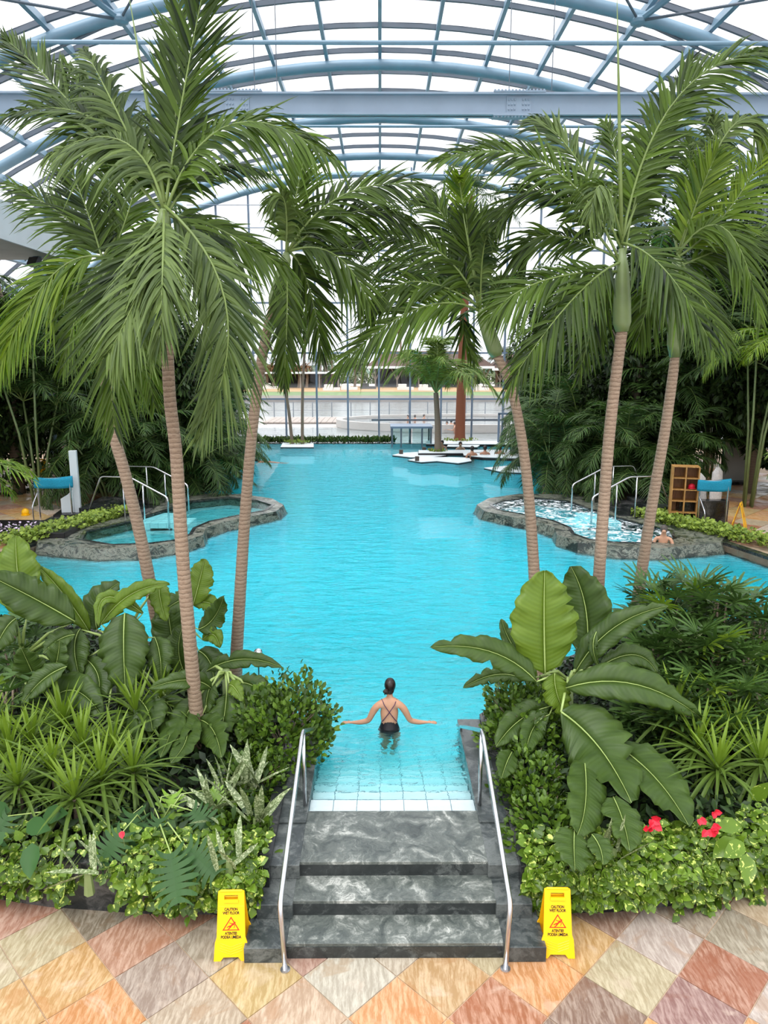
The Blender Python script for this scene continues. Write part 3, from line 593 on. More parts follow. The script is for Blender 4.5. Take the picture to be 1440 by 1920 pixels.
# ---- outside ground, lake, lawn, buildings
gr = put('outside_ground', MB().box(-400, 400, 47.2, 900, -.35, -.05), 'ground', kind='structure')
put('ground_around_hall', MB().box(-120, -22.3, -60, 47.2, -.35, -.05).box(22.3, 120, -60, 47.2, -.35, -.05), 'ground', kind='structure')
put('lawn', MB().box(-200, 200, 118, 139, -.05, .06), 'grass', kind='structure')
put('sand_strip', MB().box(-200, 200, 139, 172, -.05, .10), 'sand', kind='structure')
put('lake_bank', MB().prism([(-200, 105), (200, 105), (200, 118), (-200, 118)], -.05, .3), 'bank', kind='structure')
o = put('lake', MB().box(-200, 200, 76, 105, -.05, .02), 'lake'); o['kind'] = 'stuff'; tag(o, 'pale grey lake beyond the outdoor pool', 'water')
o = put('outdoor_pool', MB().prism([(-60, 49), (60, 49), (60, 58), (2, 58), (-4, 62), (-60, 64)], -.05, .05), 'lake'); o['kind'] = 'stuff'; tag(o, 'steaming pale outdoor pool just beyond the glass front', 'water')

# ================================================================ TALL PALMS
def V3(x, y, Y): return ay(x, y, Y)
def trunk_mb(pts, r0, r1, rings=True):
    """ringed trunk through the given points"""
    P = [Vector(p) for p in pts]; out = []; n = 1 if len(P) < 2 else len(P)-1
    def cat(a, b, c, d, t): return .5*((2*b)+(c-a)*t+(2*a-5*b+4*c-d)*t*t+(3*b-a-3*c+d)*t**3)
    for i in range(n):
        a = P[max(i-1, 0)]; b = P[i]; c = P[i+1]; d = P[min(i+2, n)]; k = max(3, int((c-b).length/.045))
        out += [cat(a, b, c, d, j/k) for j in range(k)]
    out.append(P[-1]); m = len(out)
    rad = [(r0+(r1-r0)*i/(m-1))*(1+.016*(1 if i % 2 else -1)+rnd.uniform(-.012, .012))*(1+.35*math.exp(-i/7.0)) for i in range(m)]
    return MB().tube(out, rad, 10)
def palm(label, tp, r0, r1, shaft, crown, fronds, spear=None, extra=0, seed=0, shr=.11, group=None):
    """tp: trunk points; shaft: top of the crownshaft; fronds: (mid, tip, leaflet length, material, droop, rachis hint)"""
    base = Vector(tp[0]); t = thing('royal_palm', label, 'palm tree', base, 0, group); inv = -base
    def loc(p): return Vector(p)-base
    put('trunk', trunk_mb([loc(p) for p in tp], r0, r1), 'trunk', t, True)
    a = loc(tp[-1]); b = loc(shaft); c = loc(crown)
    put('crownshaft', MB().tube([a, a.lerp(b, .15), a.lerp(b, .5), a.lerp(b, .85), b, b.lerp(c, .6)], [r1*1.15, shr, shr*.95, shr*.8, shr*.7, shr*.35], 12), 'shaft', t, True)
    for (mid, tip, L, mt, dr, hint) in fronds:
        pm, p1 = loc(mid), loc(tip); p0 = b.lerp(c, rnd.uniform(-.1, .9))
        n = int(30+(p1-p0).length*15); lean = (rnd.uniform(.62, .8), rnd.uniform(1.2, 1.3))
        me = frond_mesh(p0, pm, p1, L, n, .056, dr, hint or (0, -.75, .6), .14, rnd.uniform(.35, .65), 5, .12, lean)
        f = link('frond', me, mt, t)
        put('rachis', rachis_mb(p0, pm, p1, .021, .004, 14), 'rachis', f, True)
    for i in range(extra):
        an = 2*PI*(i+.5*rnd.random())/extra; L = rnd.uniform(1.7, 2.3); up = rnd.uniform(-.1, .8)
        d = Vector((math.cos(an), .4+.8*abs(math.sin(an)), 0))
        pm = c+d*L*.5+Vector((0, 0, up*L*.5+.25)); p1 = c+d*L*.95+Vector((0, 0, up*L*.4-.6))
        f = link('frond', frond_mesh(c, pm, p1, .55, 44, .055, .5, (0, -.4, .9), .14, .45), 'frond', t); put('rachis', rachis_mb(c, pm, p1, .026, .006), 'rachis', f, True)
    if spear:
        q = loc(spear); put('spear_leaf', MB().tube([c, c.lerp(q, .3), c.lerp(q, .7), q], [.03, .028, .015, .004], 6), 'rachis', t, True)
    return t
def fr(Y, *rows):
    out = []
    for r in rows:
        (mx_, my), (tx, ty), L, mt = r[:4]; dm, dt = (r[4] if len(r) > 4 else (-.3, -.6)); dr = r[5] if len(r) > 5 else .45; h = r[6] if len(r) > 6 else None
        out.append((V3(mx_, my, Y+dm), V3(tx, ty, Y+dt), L, mt, dr, h))
    return out
F, G, B_ = 'frond', 'frond_grey', 'frond_bright'
# left, tallest
YB = 8.7
palm('tallest leaning palm in the left bed, crown in front of the roof', [az(374, 1400, .42), V3(345, 1080, YB), V3(331, 860, YB), V3(318, 740, YB), V3(311, 570, YB)], .088, .066, V3(307, 410, YB), V3(308, 380, YB),
     fr(YB, ((345, 170), (400, -110), .80, F, (.1, .2), .12), ((330, 210), (335, -40), .55, F, (.5, .9), .25),
        ((430, 235), (625, 300), .62, F, (-.1, -.2), .62), ((395, 318), (500, 325), .42, F, (.5, 1.2), .5),
        ((425, 580), (372, 820), .66, G, (-.5, -.7), .42), ((410, 430), (530, 500), .58, F, (.2, .3), .6), ((375, 460), (440, 620), .6, F, (0, 0), .5),
        ((272, 520), (205, 660), .62, G, (-1.0, -1.5), .5), ((225, 560), (214, 800), .74, F, (-.4, -.5), .25), ((250, 480), (165, 600), .6, F, (.1, .1), .55), ((305, 500), (300, 640), .45, G, (-1.1, -1.5), .6),
        ((230, 265), (95, 290), .62, G, (0, .2), .75), ((215, 200), (160, 95), .50, G, (.2, .5), .5), ((180, 225), (15, 215), .62, F, (.4, .8), .35),
        ((120, 180), (5, 70), .60, F, (.8, 1.4), .1), ((235, 250), (120, 120), .55, F, (.6, 1.0), .3), ((290, 480), (320, 560), .6, G, (-.9, -1.2), .7)),
     V3(243, 0, YB+.5), 0)
YA = 11.2
palm('shorter left palm leaning toward the left edge, trunk bare below hanging fronds', [az(312, 1250, .42), V3(290, 1140, YA), V3(262, 1000, YA), V3(235, 890, YA), V3(205, 780, YA), V3(196, 660, YA)], .105, .075, V3(195, 510, YA), V3(196, 478, YA),
     fr(YA, ((105, 510), (20, 640), .85, B_, (-.2, -.4), .4, ), ((60, 560), (0, 700), .6, B_, (-.2, -.3), .5), ((165, 400), (120, 290), .65, F, (.1, .3), .15), ((240, 400), (262, 300), .6, F, (.2, .4), .2), ((125, 410), (20, 345), .65, F, (.2, .3), .4),
        ((155, 560), (118, 690), .6, F, (-.4, -.5), .45), ((250, 470), (310, 560), .6, F, (-.2, -.3), .5), ((205, 390), (200, 270), .55, F, (.5, .8), .15), ((250, 620), (290, 760), .6, F, (.5, .8), .4)), None, 1, shr=.12)
YC = 10.7
palm('slim palm left of centre leaning right, its trunk crossing the pool', [az(440, 1285, .42), V3(448, 1150, YC), V3(460, 960, YC), V3(475, 790, YC), V3(495, 650, YC), V3(514, 575, YC)], .095, .068, V3(536, 485, YC), V3(538, 465, YC),
     fr(YC, ((552, 385), (574, 280), .62, F, (.1, .1), .15), ((535, 385), (516, 372), .42, G, (-.2, -.3), .8), ((644, 366), (795, 350), .72, F, (0, -.1), .42), ((662, 398), (775, 425), .64, F, (.1, .2), .5), ((628, 478), (692, 572), .62, F, (-.1, -.2), .5),
        ((578, 535), (603, 665), .62, F, (.2, .3), .3), ((538, 590), (532, 720), .44, F, (-.2, -.3), .3), ((600, 440), (690, 455), .5, F, (.5, .8), .5)), None, 0, shr=.105)
YD = 11.0
palm('palm right of centre leaning left over the pool, with pale new leaf', [az(1012, 1290, .42), V3(1000, 1050, YD), V3(986, 880, YD), V3(962, 740, YD), V3(932, 668, YD)], .098, .066, V3(904, 590, YD), V3(899, 572, YD),
     fr(YD, ((868, 385), (862, 335), .34, B_, (.3, .3), .02), ((884, 490), (874, 400), .66, F, (.1, .1), .2), ((893, 440), (925, 400), .5, F, (.3, .4), .4), ((800, 458), (655, 458), .66, F, (.1, .2), .42), ((840, 420), (790, 375), .55, F, (.3, .5), .35),
        ((775, 528), (690, 590), .62, F, (-.1, -.2), .42), ((780, 580), (632, 692), .74, F, (-.3, -.5), .32), ((868, 600), (888, 675), .42, F, (.5, .7), .2), ((800, 500), (680, 505), .55, F, (.5, .9), .5), ((925, 550), (945, 520), .4, F, (.2, .3), .5), ((905, 480), (918, 440), .34, G, (-.3, -.5), .7)), V3(868, 400, YD), 0, shr=.11)
YE = 10.5
palm('big right palm with long green crownshaft and spear leaf rising to the roof', [az(1116, 1230, .42), V3(1122, 1100, YE), V3(1134, 920, YE), V3(1146, 780, YE), V3(1166, 622, YE)], .092, .075, V3(1167, 505, YE), V3(1165, 440, YE),
     fr(YE, ((1265, 190), (1450, 95), .80, F, (.1, .2), .42), ((1230, 290), (1300, 110), .6, F, (.5, .9), .3), ((1030, 312), (818, 300), .66, F, (-.1, -.2), .36), ((1075, 290), (1000, 225), .62, G, (.2, .5), .4), ((1020, 358), (922, 450), .56, F, (.1, .2), .3),
        ((1075, 560), (955, 720), .62, F, (-.5, -.7), .5), ((1125, 570), (1085, 710), .50, F, (.5, .6), .22), ((1130, 350), (1105, 410), .5, G, (-.6, -1.0), .8),
        ((1020, 526), (922, 588), .66, F, (-.3, -.4), .42), ((1022, 442), (972, 512), .6, F, (.2, .3), .5), ((1250, 510), (1335, 650), .70, F, (-.5, -.8), .4), ((1200, 340), (1250, 230), .55, F, (.3, .5), .4), ((1160, 330), (1135, 230), .55, F, (.6, 1.0), .4), ),
     V3(1157, 0, YE), 0, shr=.125)
YF = 11.4
palm('rightmost palm of the right bed, trunk leaning right, crown at the right edge', [az(1178, 1260, .42), V3(1196, 1120, YF), V3(1222, 950, YF), V3(1248, 800, YF), V3(1266, 670, YF)], .095, .072, V3(1268, 500, YF), V3(1270, 470, YF),
     fr(YF, ((1310, 370), (1345, 285), .62, B_, (.1, .2), .15), ((1365, 395), (1450, 250), .70, B_, (.1, .2), .3), ((1360, 430), (1425, 600), .62, F, (-.3, -.5), .5), ((1370, 460), (1450, 430), .66, F, (0, 0), .5), ((1315, 560), (1365, 650), .58, F, (-.2, -.3), .5),
        ((1225, 550), (1195, 640), .5, F, (.1, .2), .5), ((1375, 235), (1440, 310), .5, G, (.3, .2), .8), ((1290, 360), (1290, 250), .5, F, (.5, .8), .4), ((1350, 500), (1440, 560), .62, F, (.2, .4), .5), ((1330, 300), (1335, 220), .55, G, (.5, .6), .7)), None, 1, shr=.12)

# ================================================================ BACKGROUND PALMS AND TREES
def areca_fronds():
    T = []
    for k, (L, up, dr) in enumerate(((2.4, .9, .9), (2.1, 1.3, .5), (2.6, .5, 1.3))):
        p0 = (0, 0, 0); pm = (L*.5, 0, up*.62); p1 = (L*.98, 0, up*.62-dr*.7+.1)
        me = frond_mesh(p0, pm, p1, .62, 44, .06, .45, (0, 0, 1), .16, .5, 3, .15, (.3, 1.2), name='frond')
        T.append((me, rachis_mb(p0, pm, p1, .02, .005, 8).mesh('rachis')))
    return T
ARE = areca_fronds()
def coconut_fronds():
    T = []
    for L, up, dr in ((2.9, 1.5, 1.0), (3.0, 1.0, 2.0), (2.7, 1.9, .2)):
        p0, pm, p1 = (0, 0, 0), (L*.5, 0, up*.75), (L*.9, 0, up*.75-dr*.8)
        me = frond_mesh(p0, pm, p1, .78, 46, .075, .62, (0, 0, 1), .14, .5, 4, .1, (.35, 1.2), name='coco_frond'); me.name = 'coconut_frond'
        T.append((me, rachis_mb(p0, pm, p1, .04, .008, 10).mesh('rachis')))
    return T
COC = coconut_fronds()
def crown_of(parent, n, at, sc, mat, tilt=(-.5, .7), start=0, rach=True, kinds=None):
    for i in range(n):
        me, rm = (kinds or ARE)[rnd.randrange(3)]; m2 = me
        if mat != 'frond_bg':
            key = me.name+mat; m2 = bpy.data.meshes.get(key)
            if not m2: m2 = me.copy(); m2.name = key; m2.materials.clear()
        o = link('frond', m2, mat, parent, at, (0, -rnd.uniform(*tilt), start+2*PI*i/n+rnd.uniform(-.25, .25)), sc*rnd.uniform(.85, 1.1)); o.rotation_mode = 'XYZ'
        if rach: link('rachis', rm, 'rachis', o)
def areca(x, y, z, label, stems=4, h=(1.2, 3.0), sc=1.0, n=8, mat='frond_bg', group='areca palms on the pool banks', spread=.9, tilt=(-.3, .9)):
    t = thing('areca_palm', label, 'palm', (x, y, z), rnd.uniform(0, 6), group)
    for k in range(stems):
        a = 2*PI*k/stems; d = rnd.uniform(.2, spread); hh = rnd.uniform(*h); top = (math.cos(a)*d, math.sin(a)*d, hh)
        put('stem', MB().tube([(math.cos(a)*.15, math.sin(a)*.15, 0), (math.cos(a)*d*.5, math.sin(a)*d*.5, hh*.55), top], [.05, .04, .03], 6), 'shaft', t, True)
        crown_of(t, n, top, sc, mat, tilt, a)
    return t
def leaf_cloud(seed, n, R, lobes, size):
    rs = np.random.RandomState(seed); cs = rs.normal(0, 1, (lobes, 3)); cs = cs/np.linalg.norm(cs, axis=1)[:, None]*rs.uniform(.3, .8, (lobes, 1)); rr = rs.uniform(.28, .5, lobes)
    k = rs.randint(0, lobes, n); d = rs.normal(0, 1, (n, 3)); d /= np.linalg.norm(d, axis=1)[:, None]
    p = (cs[k]+d*(rr[k]*rs.uniform(.6, 1, n)**.5)[:, None])*np.array(R)
    nr = nrm(d+rs.normal(0, .7, (n, 3))+np.array([0, 0, -.4]))
    V, Fc, A = scatter_leaves(n, p, nr, rs.uniform(.7, 1.2, n)*size, np.clip(rs.normal(.45, .22, n), 0, 1)); return npmesh('foliage', V, Fc, A)
CL = [leaf_cloud(3, 9000, (2.6, 2.6, 3.0), 16, .24), leaf_cloud(5, 9000, (2.4, 2.4, 3.4), 18, .22)]
def tree(x, y, z, h, label, k=0, sc=1.0, grp=None, zs=1.0):
    t = thing('ficus_tree', label, 'tree', (x, y, z), rnd.uniform(0, 6), grp)
    put('trunk', MB().tube([(0, 0, 0), (.15, .1, h*.3), (-.1, .2, h*.6), (.1, 0, h*.85)], [.22, .17, .12, .05], 8), 'trunk_grey', t, True)
    for i in range(5):
        a = i*1.3; z0 = h*(.35+.09*i); put('branch', MB().tube([(0, .1, z0), (math.cos(a)*1.0, math.sin(a)*1.0, z0+.8), (math.cos(a)*1.7, math.sin(a)*1.7, z0+1.7)], [.08, .05, .02], 6), 'trunk_grey', t, True)
    f = link('foliage', CL[k], 'tree_leaf', t, (0, 0, h*.62), None, (sc, sc, sc*zs)); f['kind'] = 'stuff'
    return t
Z0 = .6
side_word = {-1: 'left', 1: 'right'}
TREES = [(-9.2, 29, 8.0, 'broad dark tree on the left bank nearest the tubs'), (-10.5, 35, 9.5, 'tall dark tree behind the left bank palms'), (-13.2, 27, 9.0, 'dark tree beside the left deck'), (-14.5, 36, 9.0, 'dark tree far back on the left deck'), (-9.0, 41, 7.5, 'dark tree at the far left corner of the pool'), (-17.5, 30, 8.0, 'dark tree against the left glass wall'), (-17.0, 23.0, 7.0, 'low dark tree at the left edge of the photo'),
         (10.0, 29, 9.6, 'broad dark tree on the right bank nearest the tubs'), (11.0, 35.5, 11.0, 'tall dark tree behind the right bank palms'), (13.6, 27.0, 11.5, 'tall dark tree beside the right deck'), (15.5, 35, 10.0, 'dark tree far back on the right deck'), (9.3, 41, 9.0, 'vine covered tree at the far right corner of the pool'), (18.0, 28, 9.5, 'dark tree against the right glass wall'), (17.0, 22, 9.0, 'dark tree at the right edge of the photo'), (12.6, 31.0, 12.5, 'tallest dark tree of the right bank')]
for k, (x, y, h, lab) in enumerate(TREES):
    t = tree(x, y, Z0, h, lab, k % 2, 1.0 if x < 0 else 1.12, 'broadleaf trees on the banks', 1.0)
    if abs(x) > 9:
        f = link('foliage', CL[(k+1) % 2], 'tree_leaf', t, (.3, -.2, h*.32), (0, 0, 2), 1.05); f['kind'] = 'stuff'
ARS = []
for s in (-1, 1):
    # along the waterline, from the tubs to the far end
    for k, (x, y, h1, sc) in enumerate(((6.9, 27.6, 2.2, .85), (7.6, 29.4, 3.0, .95), (8.0, 31.8, 3.2, .95), (8.5, 34.4, 3.2, 1.0), (8.8, 37.2, 3.2, 1.0), (9.2, 40, 3.0, 1.0), (8.3, 26.4, 2.4, .8), (9.4, 25.6, 2.6, .85), (10.6, 27.6, 4.2, 1.0))):
        ARS.append((s*x, y, .55, (h1*.15, h1), sc*1.15, 'areca palm on the %s bank, %s' % (side_word[s], ['at the water edge right behind the tubs', 'second along the water edge', 'third along the water edge', 'fourth along the water edge', 'fifth along the water edge', 'last along the water edge', 'low and just behind the tub steps', 'low and next to the deck', 'tall and behind the tub steps'][k])))
for (x, y, z, h, sc, lab) in ARS: areca(x, y, z, lab, 6, h, sc, 9, tilt=(-.9, .75))
for (x, y, h, sc, lab) in ((-11.4, 24.6, (3.2, 5.4), 1.05, 'tall areca palm over the left deck beside the white post'), (-13.2, 31.5, (3.5, 5.8), 1.0, 'tall areca palm far back on the left deck'), (12.2, 24.3, (3.4, 5.6), 1.1, 'tall areca palm over the right deck behind the wooden shelf'), (13.5, 30.5, (3.5, 6.5), 1.1, 'tall areca palm far back on the right deck')):
    areca(x, y, Z0, lab, 4, h, sc, 8, 'frond_bg')
def lone_palm(name, x, y, z, h, lean, label, sc, n, mat, r=.1, tilt=(-.6, 1.1), tm='trunk_grey', taper=.7, grp=None, kinds=None):
    t = thing(name, label, 'palm tree', (x, y, z), 0, grp); top = Vector((lean[0], lean[1], h)); mid = Vector((lean[0]*.25, lean[1]*.25, h*.5))
    put('trunk', trunk_mb([(0, 0, 0), mid, top], r, r*taper), tm, t, True); crown_of(t, n, top, sc, mat, tilt, kinds=kinds); return t
# near palms on the deck edges, reaching in at both sides of the picture
lone_palm('manila_palm', -9.6, 16.0, .5, 2.2, (.2, 0), 'low bright palm reaching in at the left edge of the photo', .85, 9, 'frond_bright', .08)
lone_palm('manila_palm', -12.2, 18.4, .6, 3.4, (.3, 0), 'low green palm behind the bright one at the left edge', .9, 9, 'frond_bg2', .08)
lone_palm('manila_palm', 11.2, 20.3, .6, 4.9, (-.25, 0), 'slender palm standing beside the yellow sign on the right deck', .95, 11, 'frond_bright', .085)
lone_palm('manila_palm', 10.4, 16.2, .5, 2.1, (-.1, 0), 'low palm reaching in at the right edge below the slender one', .8, 10, 'frond_bg2', .08)
lone_palm('manila_palm', 14.5, 24.0, .6, 8.5, (-.4, 0), 'tall dark palm at the right edge against the gallery', 1.2, 12, 'frond_bg', .14)
lone_palm('manila_palm', -13.6, 24.0, .6, 7.0, (.4, 0), 'tall dark palm at the left edge under the gallery', 1.1, 12, 'frond_bg', .12)
lone_palm('manila_palm', 13.2, 34.0, .6, 7.0, (-.3, 0), 'red trunked palm behind the right deck', 1.1, 12, 'frond_bg', .26, tm='trunk_red')
# palms standing in the pool
p = az(821, 850, .5)
lone_palm('coconut_palm', p.x, p.y, .44, 3.3, (-.15, 0), 'coconut palm on the slab island in front of the pool bar', 1.12, 20, 'frond_bg2', .19, (-.5, 1.3), 'trunk_grey', kinds=COC)
p = az(862, 828, .5)
lone_palm('tall_red_palm', p.x, p.y, .5, 14.3, (.4, 0), 'very tall red brown palm trunk behind the pool bar', 1.2, 12, 'frond_bg', .33, tm='trunk_red', taper=.5)
p = az(548, 832, .5)
lone_palm('slim_palm', p.x, p.y, .5, 6.3, (-1.35, 0), 'left one of two slim palms on the small island, leaning left', .55, 9, 'frond_bg', .10)
p = az(567, 832, .5)
lone_palm('slim_palm', p.x, p.y, .5, 6.6, (.35, 0), 'right one of two slim palms on the small island, nearly upright', .75, 9, 'frond_bg', .10)

# ================================================================ BANANA PLANTS
def banana_leaf(parent, org, b, m, t, Y, wpx, mat, fold=.25, roll=0.0, seed=0, split=(), stalk=None, tipw=.6, kind='leaf'):
    """blade from pixel b over m to t at distances Y (three values); wpx is its full width there"""
    P0, Pm, P1 = (V3(q[0], q[1], min(y, yg(q[1], .84))) for q, y in zip((b, m, t), Y)); wd = wpx*m_per_px(Pm)*.5
    n = 24; R, T = bez(P0-org, Pm-org, P1-org, n); T = nrm(T); hint = np.array([math.sin(roll)*1.0, -.75*math.cos(roll), .62]); rs = np.random.RandomState(seed)
    Sx = nrm(np.cross(T, hint[None])); Nn = np.cross(Sx, T); t_ = np.linspace(0, 1, n)
    prof = np.clip(np.sin(PI*np.clip(t_, 0, 1)**.80), 0, 1)**.62*(1.06-.22*t_); prof[0] = .12; prof[-1] = .02; prof = prof*(1+.05*np.sin(np.arange(n)*1.7+seed))
    V = []; F = []; A = []; AL = []; nv = 5
    for sg in (-1, 1):
        o = len(V); ph = rs.uniform(0, 6); wv = rs.uniform(.7, 1.3)
        cut = np.ones(n)
        for _ in range(rs.randint(0, 4)): cut[rs.randint(4, n-3)] *= rs.uniform(.62, .85)
        for c in split:
            if c*sg > 0 or True: i = int(abs(c)*n); cut[max(0, min(n-1, i))] *= (.62 if (c > 0) == (sg > 0) else 1)
        for i in range(n):
            for j in range(nv):
                u = j/(nv-1); w = wd*prof[i]*cut[i]*u
                rip = .11*wd*math.sin(i*1.15*wv+ph)*u*u+.07*wd*math.sin(i*2.6+ph*2)*u*u
                p = R[i]+Sx[i]*(sg*w*math.cos(fold*u))+Nn[i]*(w*math.sin(fold)*(1-.9*u)+rip)+T[i]*(w*.28*u)
                V.append(p); AL.append((i/n-.06*u)*n*3.2*2); A.append(np.clip(.5+(.16*math.sin(i*2.1+ph)*u)+rs.normal(0, .03)+(.12 if u > .95 else 0), 0, 1))
        for i in range(n-1):
            for j in range(nv-1):
                a = o+i*nv+j; F.append((a, a+1, a+nv+1, a+nv) if sg > 0 else (a, a+nv, a+nv+1, a+1))
    me = npmesh('leaf', V, F, A); al = me.attributes.new('along', 'FLOAT', 'POINT'); al.data.foreach_set('value', np.asarray(AL, dtype=np.float32)); lf = link('leaf', me, mat, parent)
    so = lf.modifiers.new('thickness', 'SOLIDIFY'); so.thickness = .002
    pts = [tuple(R[i]+Nn[i]*.004) for i in range(0, n, 2)]+[tuple(R[-1])]
    r0 = max(.006, wd*.030); put('midrib', MB().tube(pts, [r0*(1-.8*i/(len(pts)-1)) for i in range(len(pts))], 6), 'midrib', lf, True)
    if stalk is not None and b[1] < 1385:
        q = stalk; a = Vector(R[0]); c = (a+q)*.5+Vector((0, 0, .08)); put('leaf_stalk', MB().tube([tuple(q), tuple(c), tuple(a)], [.026, .02, r0], 7), 'midrib', parent, True)
    return lf
def banana(label, base_px, Yb, trunk_h, leaves, grp=None, rr=.07):
    base = az(base_px[0], base_px[1], .42) if Yb is None else Vector((V3(base_px[0], base_px[1], Yb).x, Yb, .42))
    t = thing('banana_plant', label, 'banana plant', base, 0, grp); top = Vector((0, 0, trunk_h))
    put('pseudostem', MB().tube([(0, 0, 0), (.01, 0, trunk_h*.5), (0, 0, trunk_h)], [rr*1.2, rr, rr*.7], 10), 'shaft', t, True)
    for i, L in enumerate(leaves):
        b, m, e_, Y, w, mat = L[:6]; kw = L[6] if len(L) > 6 else {}
        banana_leaf(t, base, b, m, e_, Y, w, mat, seed=i*7+int(base.x*100) % 50, stalk=top*kw.pop('st', .95) if kw.pop('stalk', True) else None, **kw)
    return t
BA, BL = 'banana', 'banana_light'
banana('large banana plant right of the steps with one upright pale leaf', (1055, 1500), 8.9, .95, [
    ((1022, 1262), (1020, 1165), (1021, 1070), (8.6, 8.65, 8.8), 132, BL, dict(fold=.2)),
    ((1100, 1235), (1098, 1140), (1070, 1062), (9.3, 9.5, 9.6), 100, BA, dict(fold=.2, roll=-.4)),
    ((1006, 1278), (920, 1222), (806, 1214), (8.5, 8.5, 8.4), 70, BA, dict(fold=.5, roll=.2)),
    ((985, 1275), (930, 1265), (868, 1290), (8.9, 9.0, 9.0), 46, BA, dict(fold=.7, split=(.3, .5, .7, -.4, -.6))),
    ((1062, 1290), (1190, 1283), (1314, 1346), (8.5, 8.3, 8.3), 84, BA, dict(fold=.45, split=(.78,))),
    ((1078, 1262), (1150, 1178), (1254, 1136), (9.0, 9.1, 9.0), 66, BA, dict(fold=.6, roll=-.3, split=(-.8,))),
    ((1040, 1262), (1044, 1300), (1062, 1342), (8.6, 8.55, 8.5), 60, BL, dict(fold=.4, stalk=False)),
    ((1052, 1335), (1122, 1400), (1184, 1505), (8.3, 8.0, 7.9), 138, BA, dict(fold=.25, split=(-.62,))),
    ((1150, 1395), (1225, 1455), (1292, 1550), (8.5, 8.3, 8.2), 104, BA, dict(fold=.25, split=(.45,))),
    ((1095, 1420), (1098, 1500), (1082, 1566), (8.3, 8.1, 8.05), 84, BA, {}),
    ((1150, 1495), (1168, 1540), (1180, 1594), (8.1, 7.9, 7.8), 78, BA, dict(split=(.5,))),
    ((1077, 1555), (1076, 1590), (1078, 1632), (7.6, 7.5, 7.4), 84, BA, dict(split=(-.6,))),
    ((1110, 1565), (1125, 1590), (1130, 1620), (7.7, 7.6, 7.5), 50, BA, {}),
    ((1030, 1325), (975, 1350), (930, 1400), (8.6, 8.5, 8.4), 78, BA, dict(fold=.7)),
    ((1030, 1340), (1000, 1365), (985, 1420), (8.5, 8.4, 8.2), 60, BA, dict(fold=.6)),
    ((1125, 1250), (1190, 1228), (1232, 1262), (9.1, 9.2, 9.1), 52, BA, dict(fold=.5)),
    ((1118, 1185), (1112, 1215), (1122, 1250), (9.0, 8.9, 8.9), 30, BA, dict(fold=.9, stalk=False)),
    ((980, 1235), (955, 1200), (940, 1160), (9.2, 9.3, 9.4), 42, BA, dict(fold=.8)),
    ((960, 1410), (950, 1430), (940, 1460), (8.1, 8.0, 7.9), 50, BA, dict(fold=.5, stalk=False))])
banana('banana plant at the far left edge with tall pale leaf', (60, 1420), 9.6, 1.0, [
    ((50, 1160), (34, 1080), (30, 1004), (9.6, 9.7, 9.9), 92, BL, dict(fold=.25)),
    ((140, 1165), (60, 1120), (-30, 1075), (9.4, 9.3, 9.2), 84, BA, dict(fold=.3)),
    ((168, 1185), (120, 1115), (72, 1062), (9.8, 9.8, 9.9), 52, BL, dict(fold=.7)),
    ((72, 1285), (56, 1250), (40, 1215), (9.3, 9.2, 9.1), 64, BA, {}),
    ((100, 1265), (108, 1235), (112, 1200), (9.2, 9.1, 9.1), 54, BA, {}),
    ((125, 1250), (80, 1275), (42, 1320), (9.0, 8.9, 8.7), 58, BA, dict(fold=.6)),
    ((30, 1160), (10, 1180), (-10, 1220), (9.5, 9.4, 9.3), 70, BA, dict(fold=.4)),
    ((55, 1330), (85, 1345), (95, 1380), (9.0, 8.8, 8.6), 60, BA, dict(fold=.4)),
    ((140, 1190), (110, 1200), (80, 1225), (9.4, 9.3, 9.2), 50, BA, dict(fold=.5))])
banana('banana plant with broad hanging leaf between the two left palm trunks', (235, 1400), 9.7, 1.05, [
    ((234, 1150), (232, 1215), (236, 1300), (9.5, 9.2, 9.0), 100, BA, dict(fold=.3)),
    ((182, 1180), (185, 1130), (225, 1092), (10.0, 10.1, 10.2), 66, BA, dict(fold=.35)),
    ((190, 1170), (245, 1115), (318, 1095), (9.6, 9.6, 9.6), 56, BL, dict(fold=.7)),
    ((268, 1150), (200, 1120), (185, 1175), (9.7, 9.6, 9.4), 40, BL, dict(fold=.8)),
    ((300, 1090), (300, 1120), (312, 1165), (10.0, 9.8, 9.7), 46, BL, dict(fold=.5)),
    ((90, 1320), (140, 1295), (192, 1345), (9.1, 9.0, 8.8), 74, BA, {}),
    ((262, 1312), (278, 1335), (286, 1372), (8.9, 8.7, 8.5), 76, BA, {}),
    ((290, 1195), (300, 1230), (302, 1280), (9.5, 9.3, 9.2), 62, BA, dict(fold=.5)),
    ((160, 1235), (185, 1270), (180, 1320), (9.4, 9.2, 9.0), 60, BA, dict(fold=.3)),
    ((300, 1310), (325, 1345), (300, 1420), (9.0, 8.8, 8.6), 66, BA, dict(fold=.5)),
    ((150, 1180), (140, 1215), (150, 1270), (9.6, 9.4, 9.2), 70, BA, dict(fold=.5)),
    ((200, 1350), (240, 1370), (250, 1410), (9.0, 8.8, 8.6), 60, BA, dict(fold=.5)),
    ((345, 1345), (350, 1385), (320, 1430), (8.9, 8.7, 8.5), 60, BA, dict(fold=.3))])
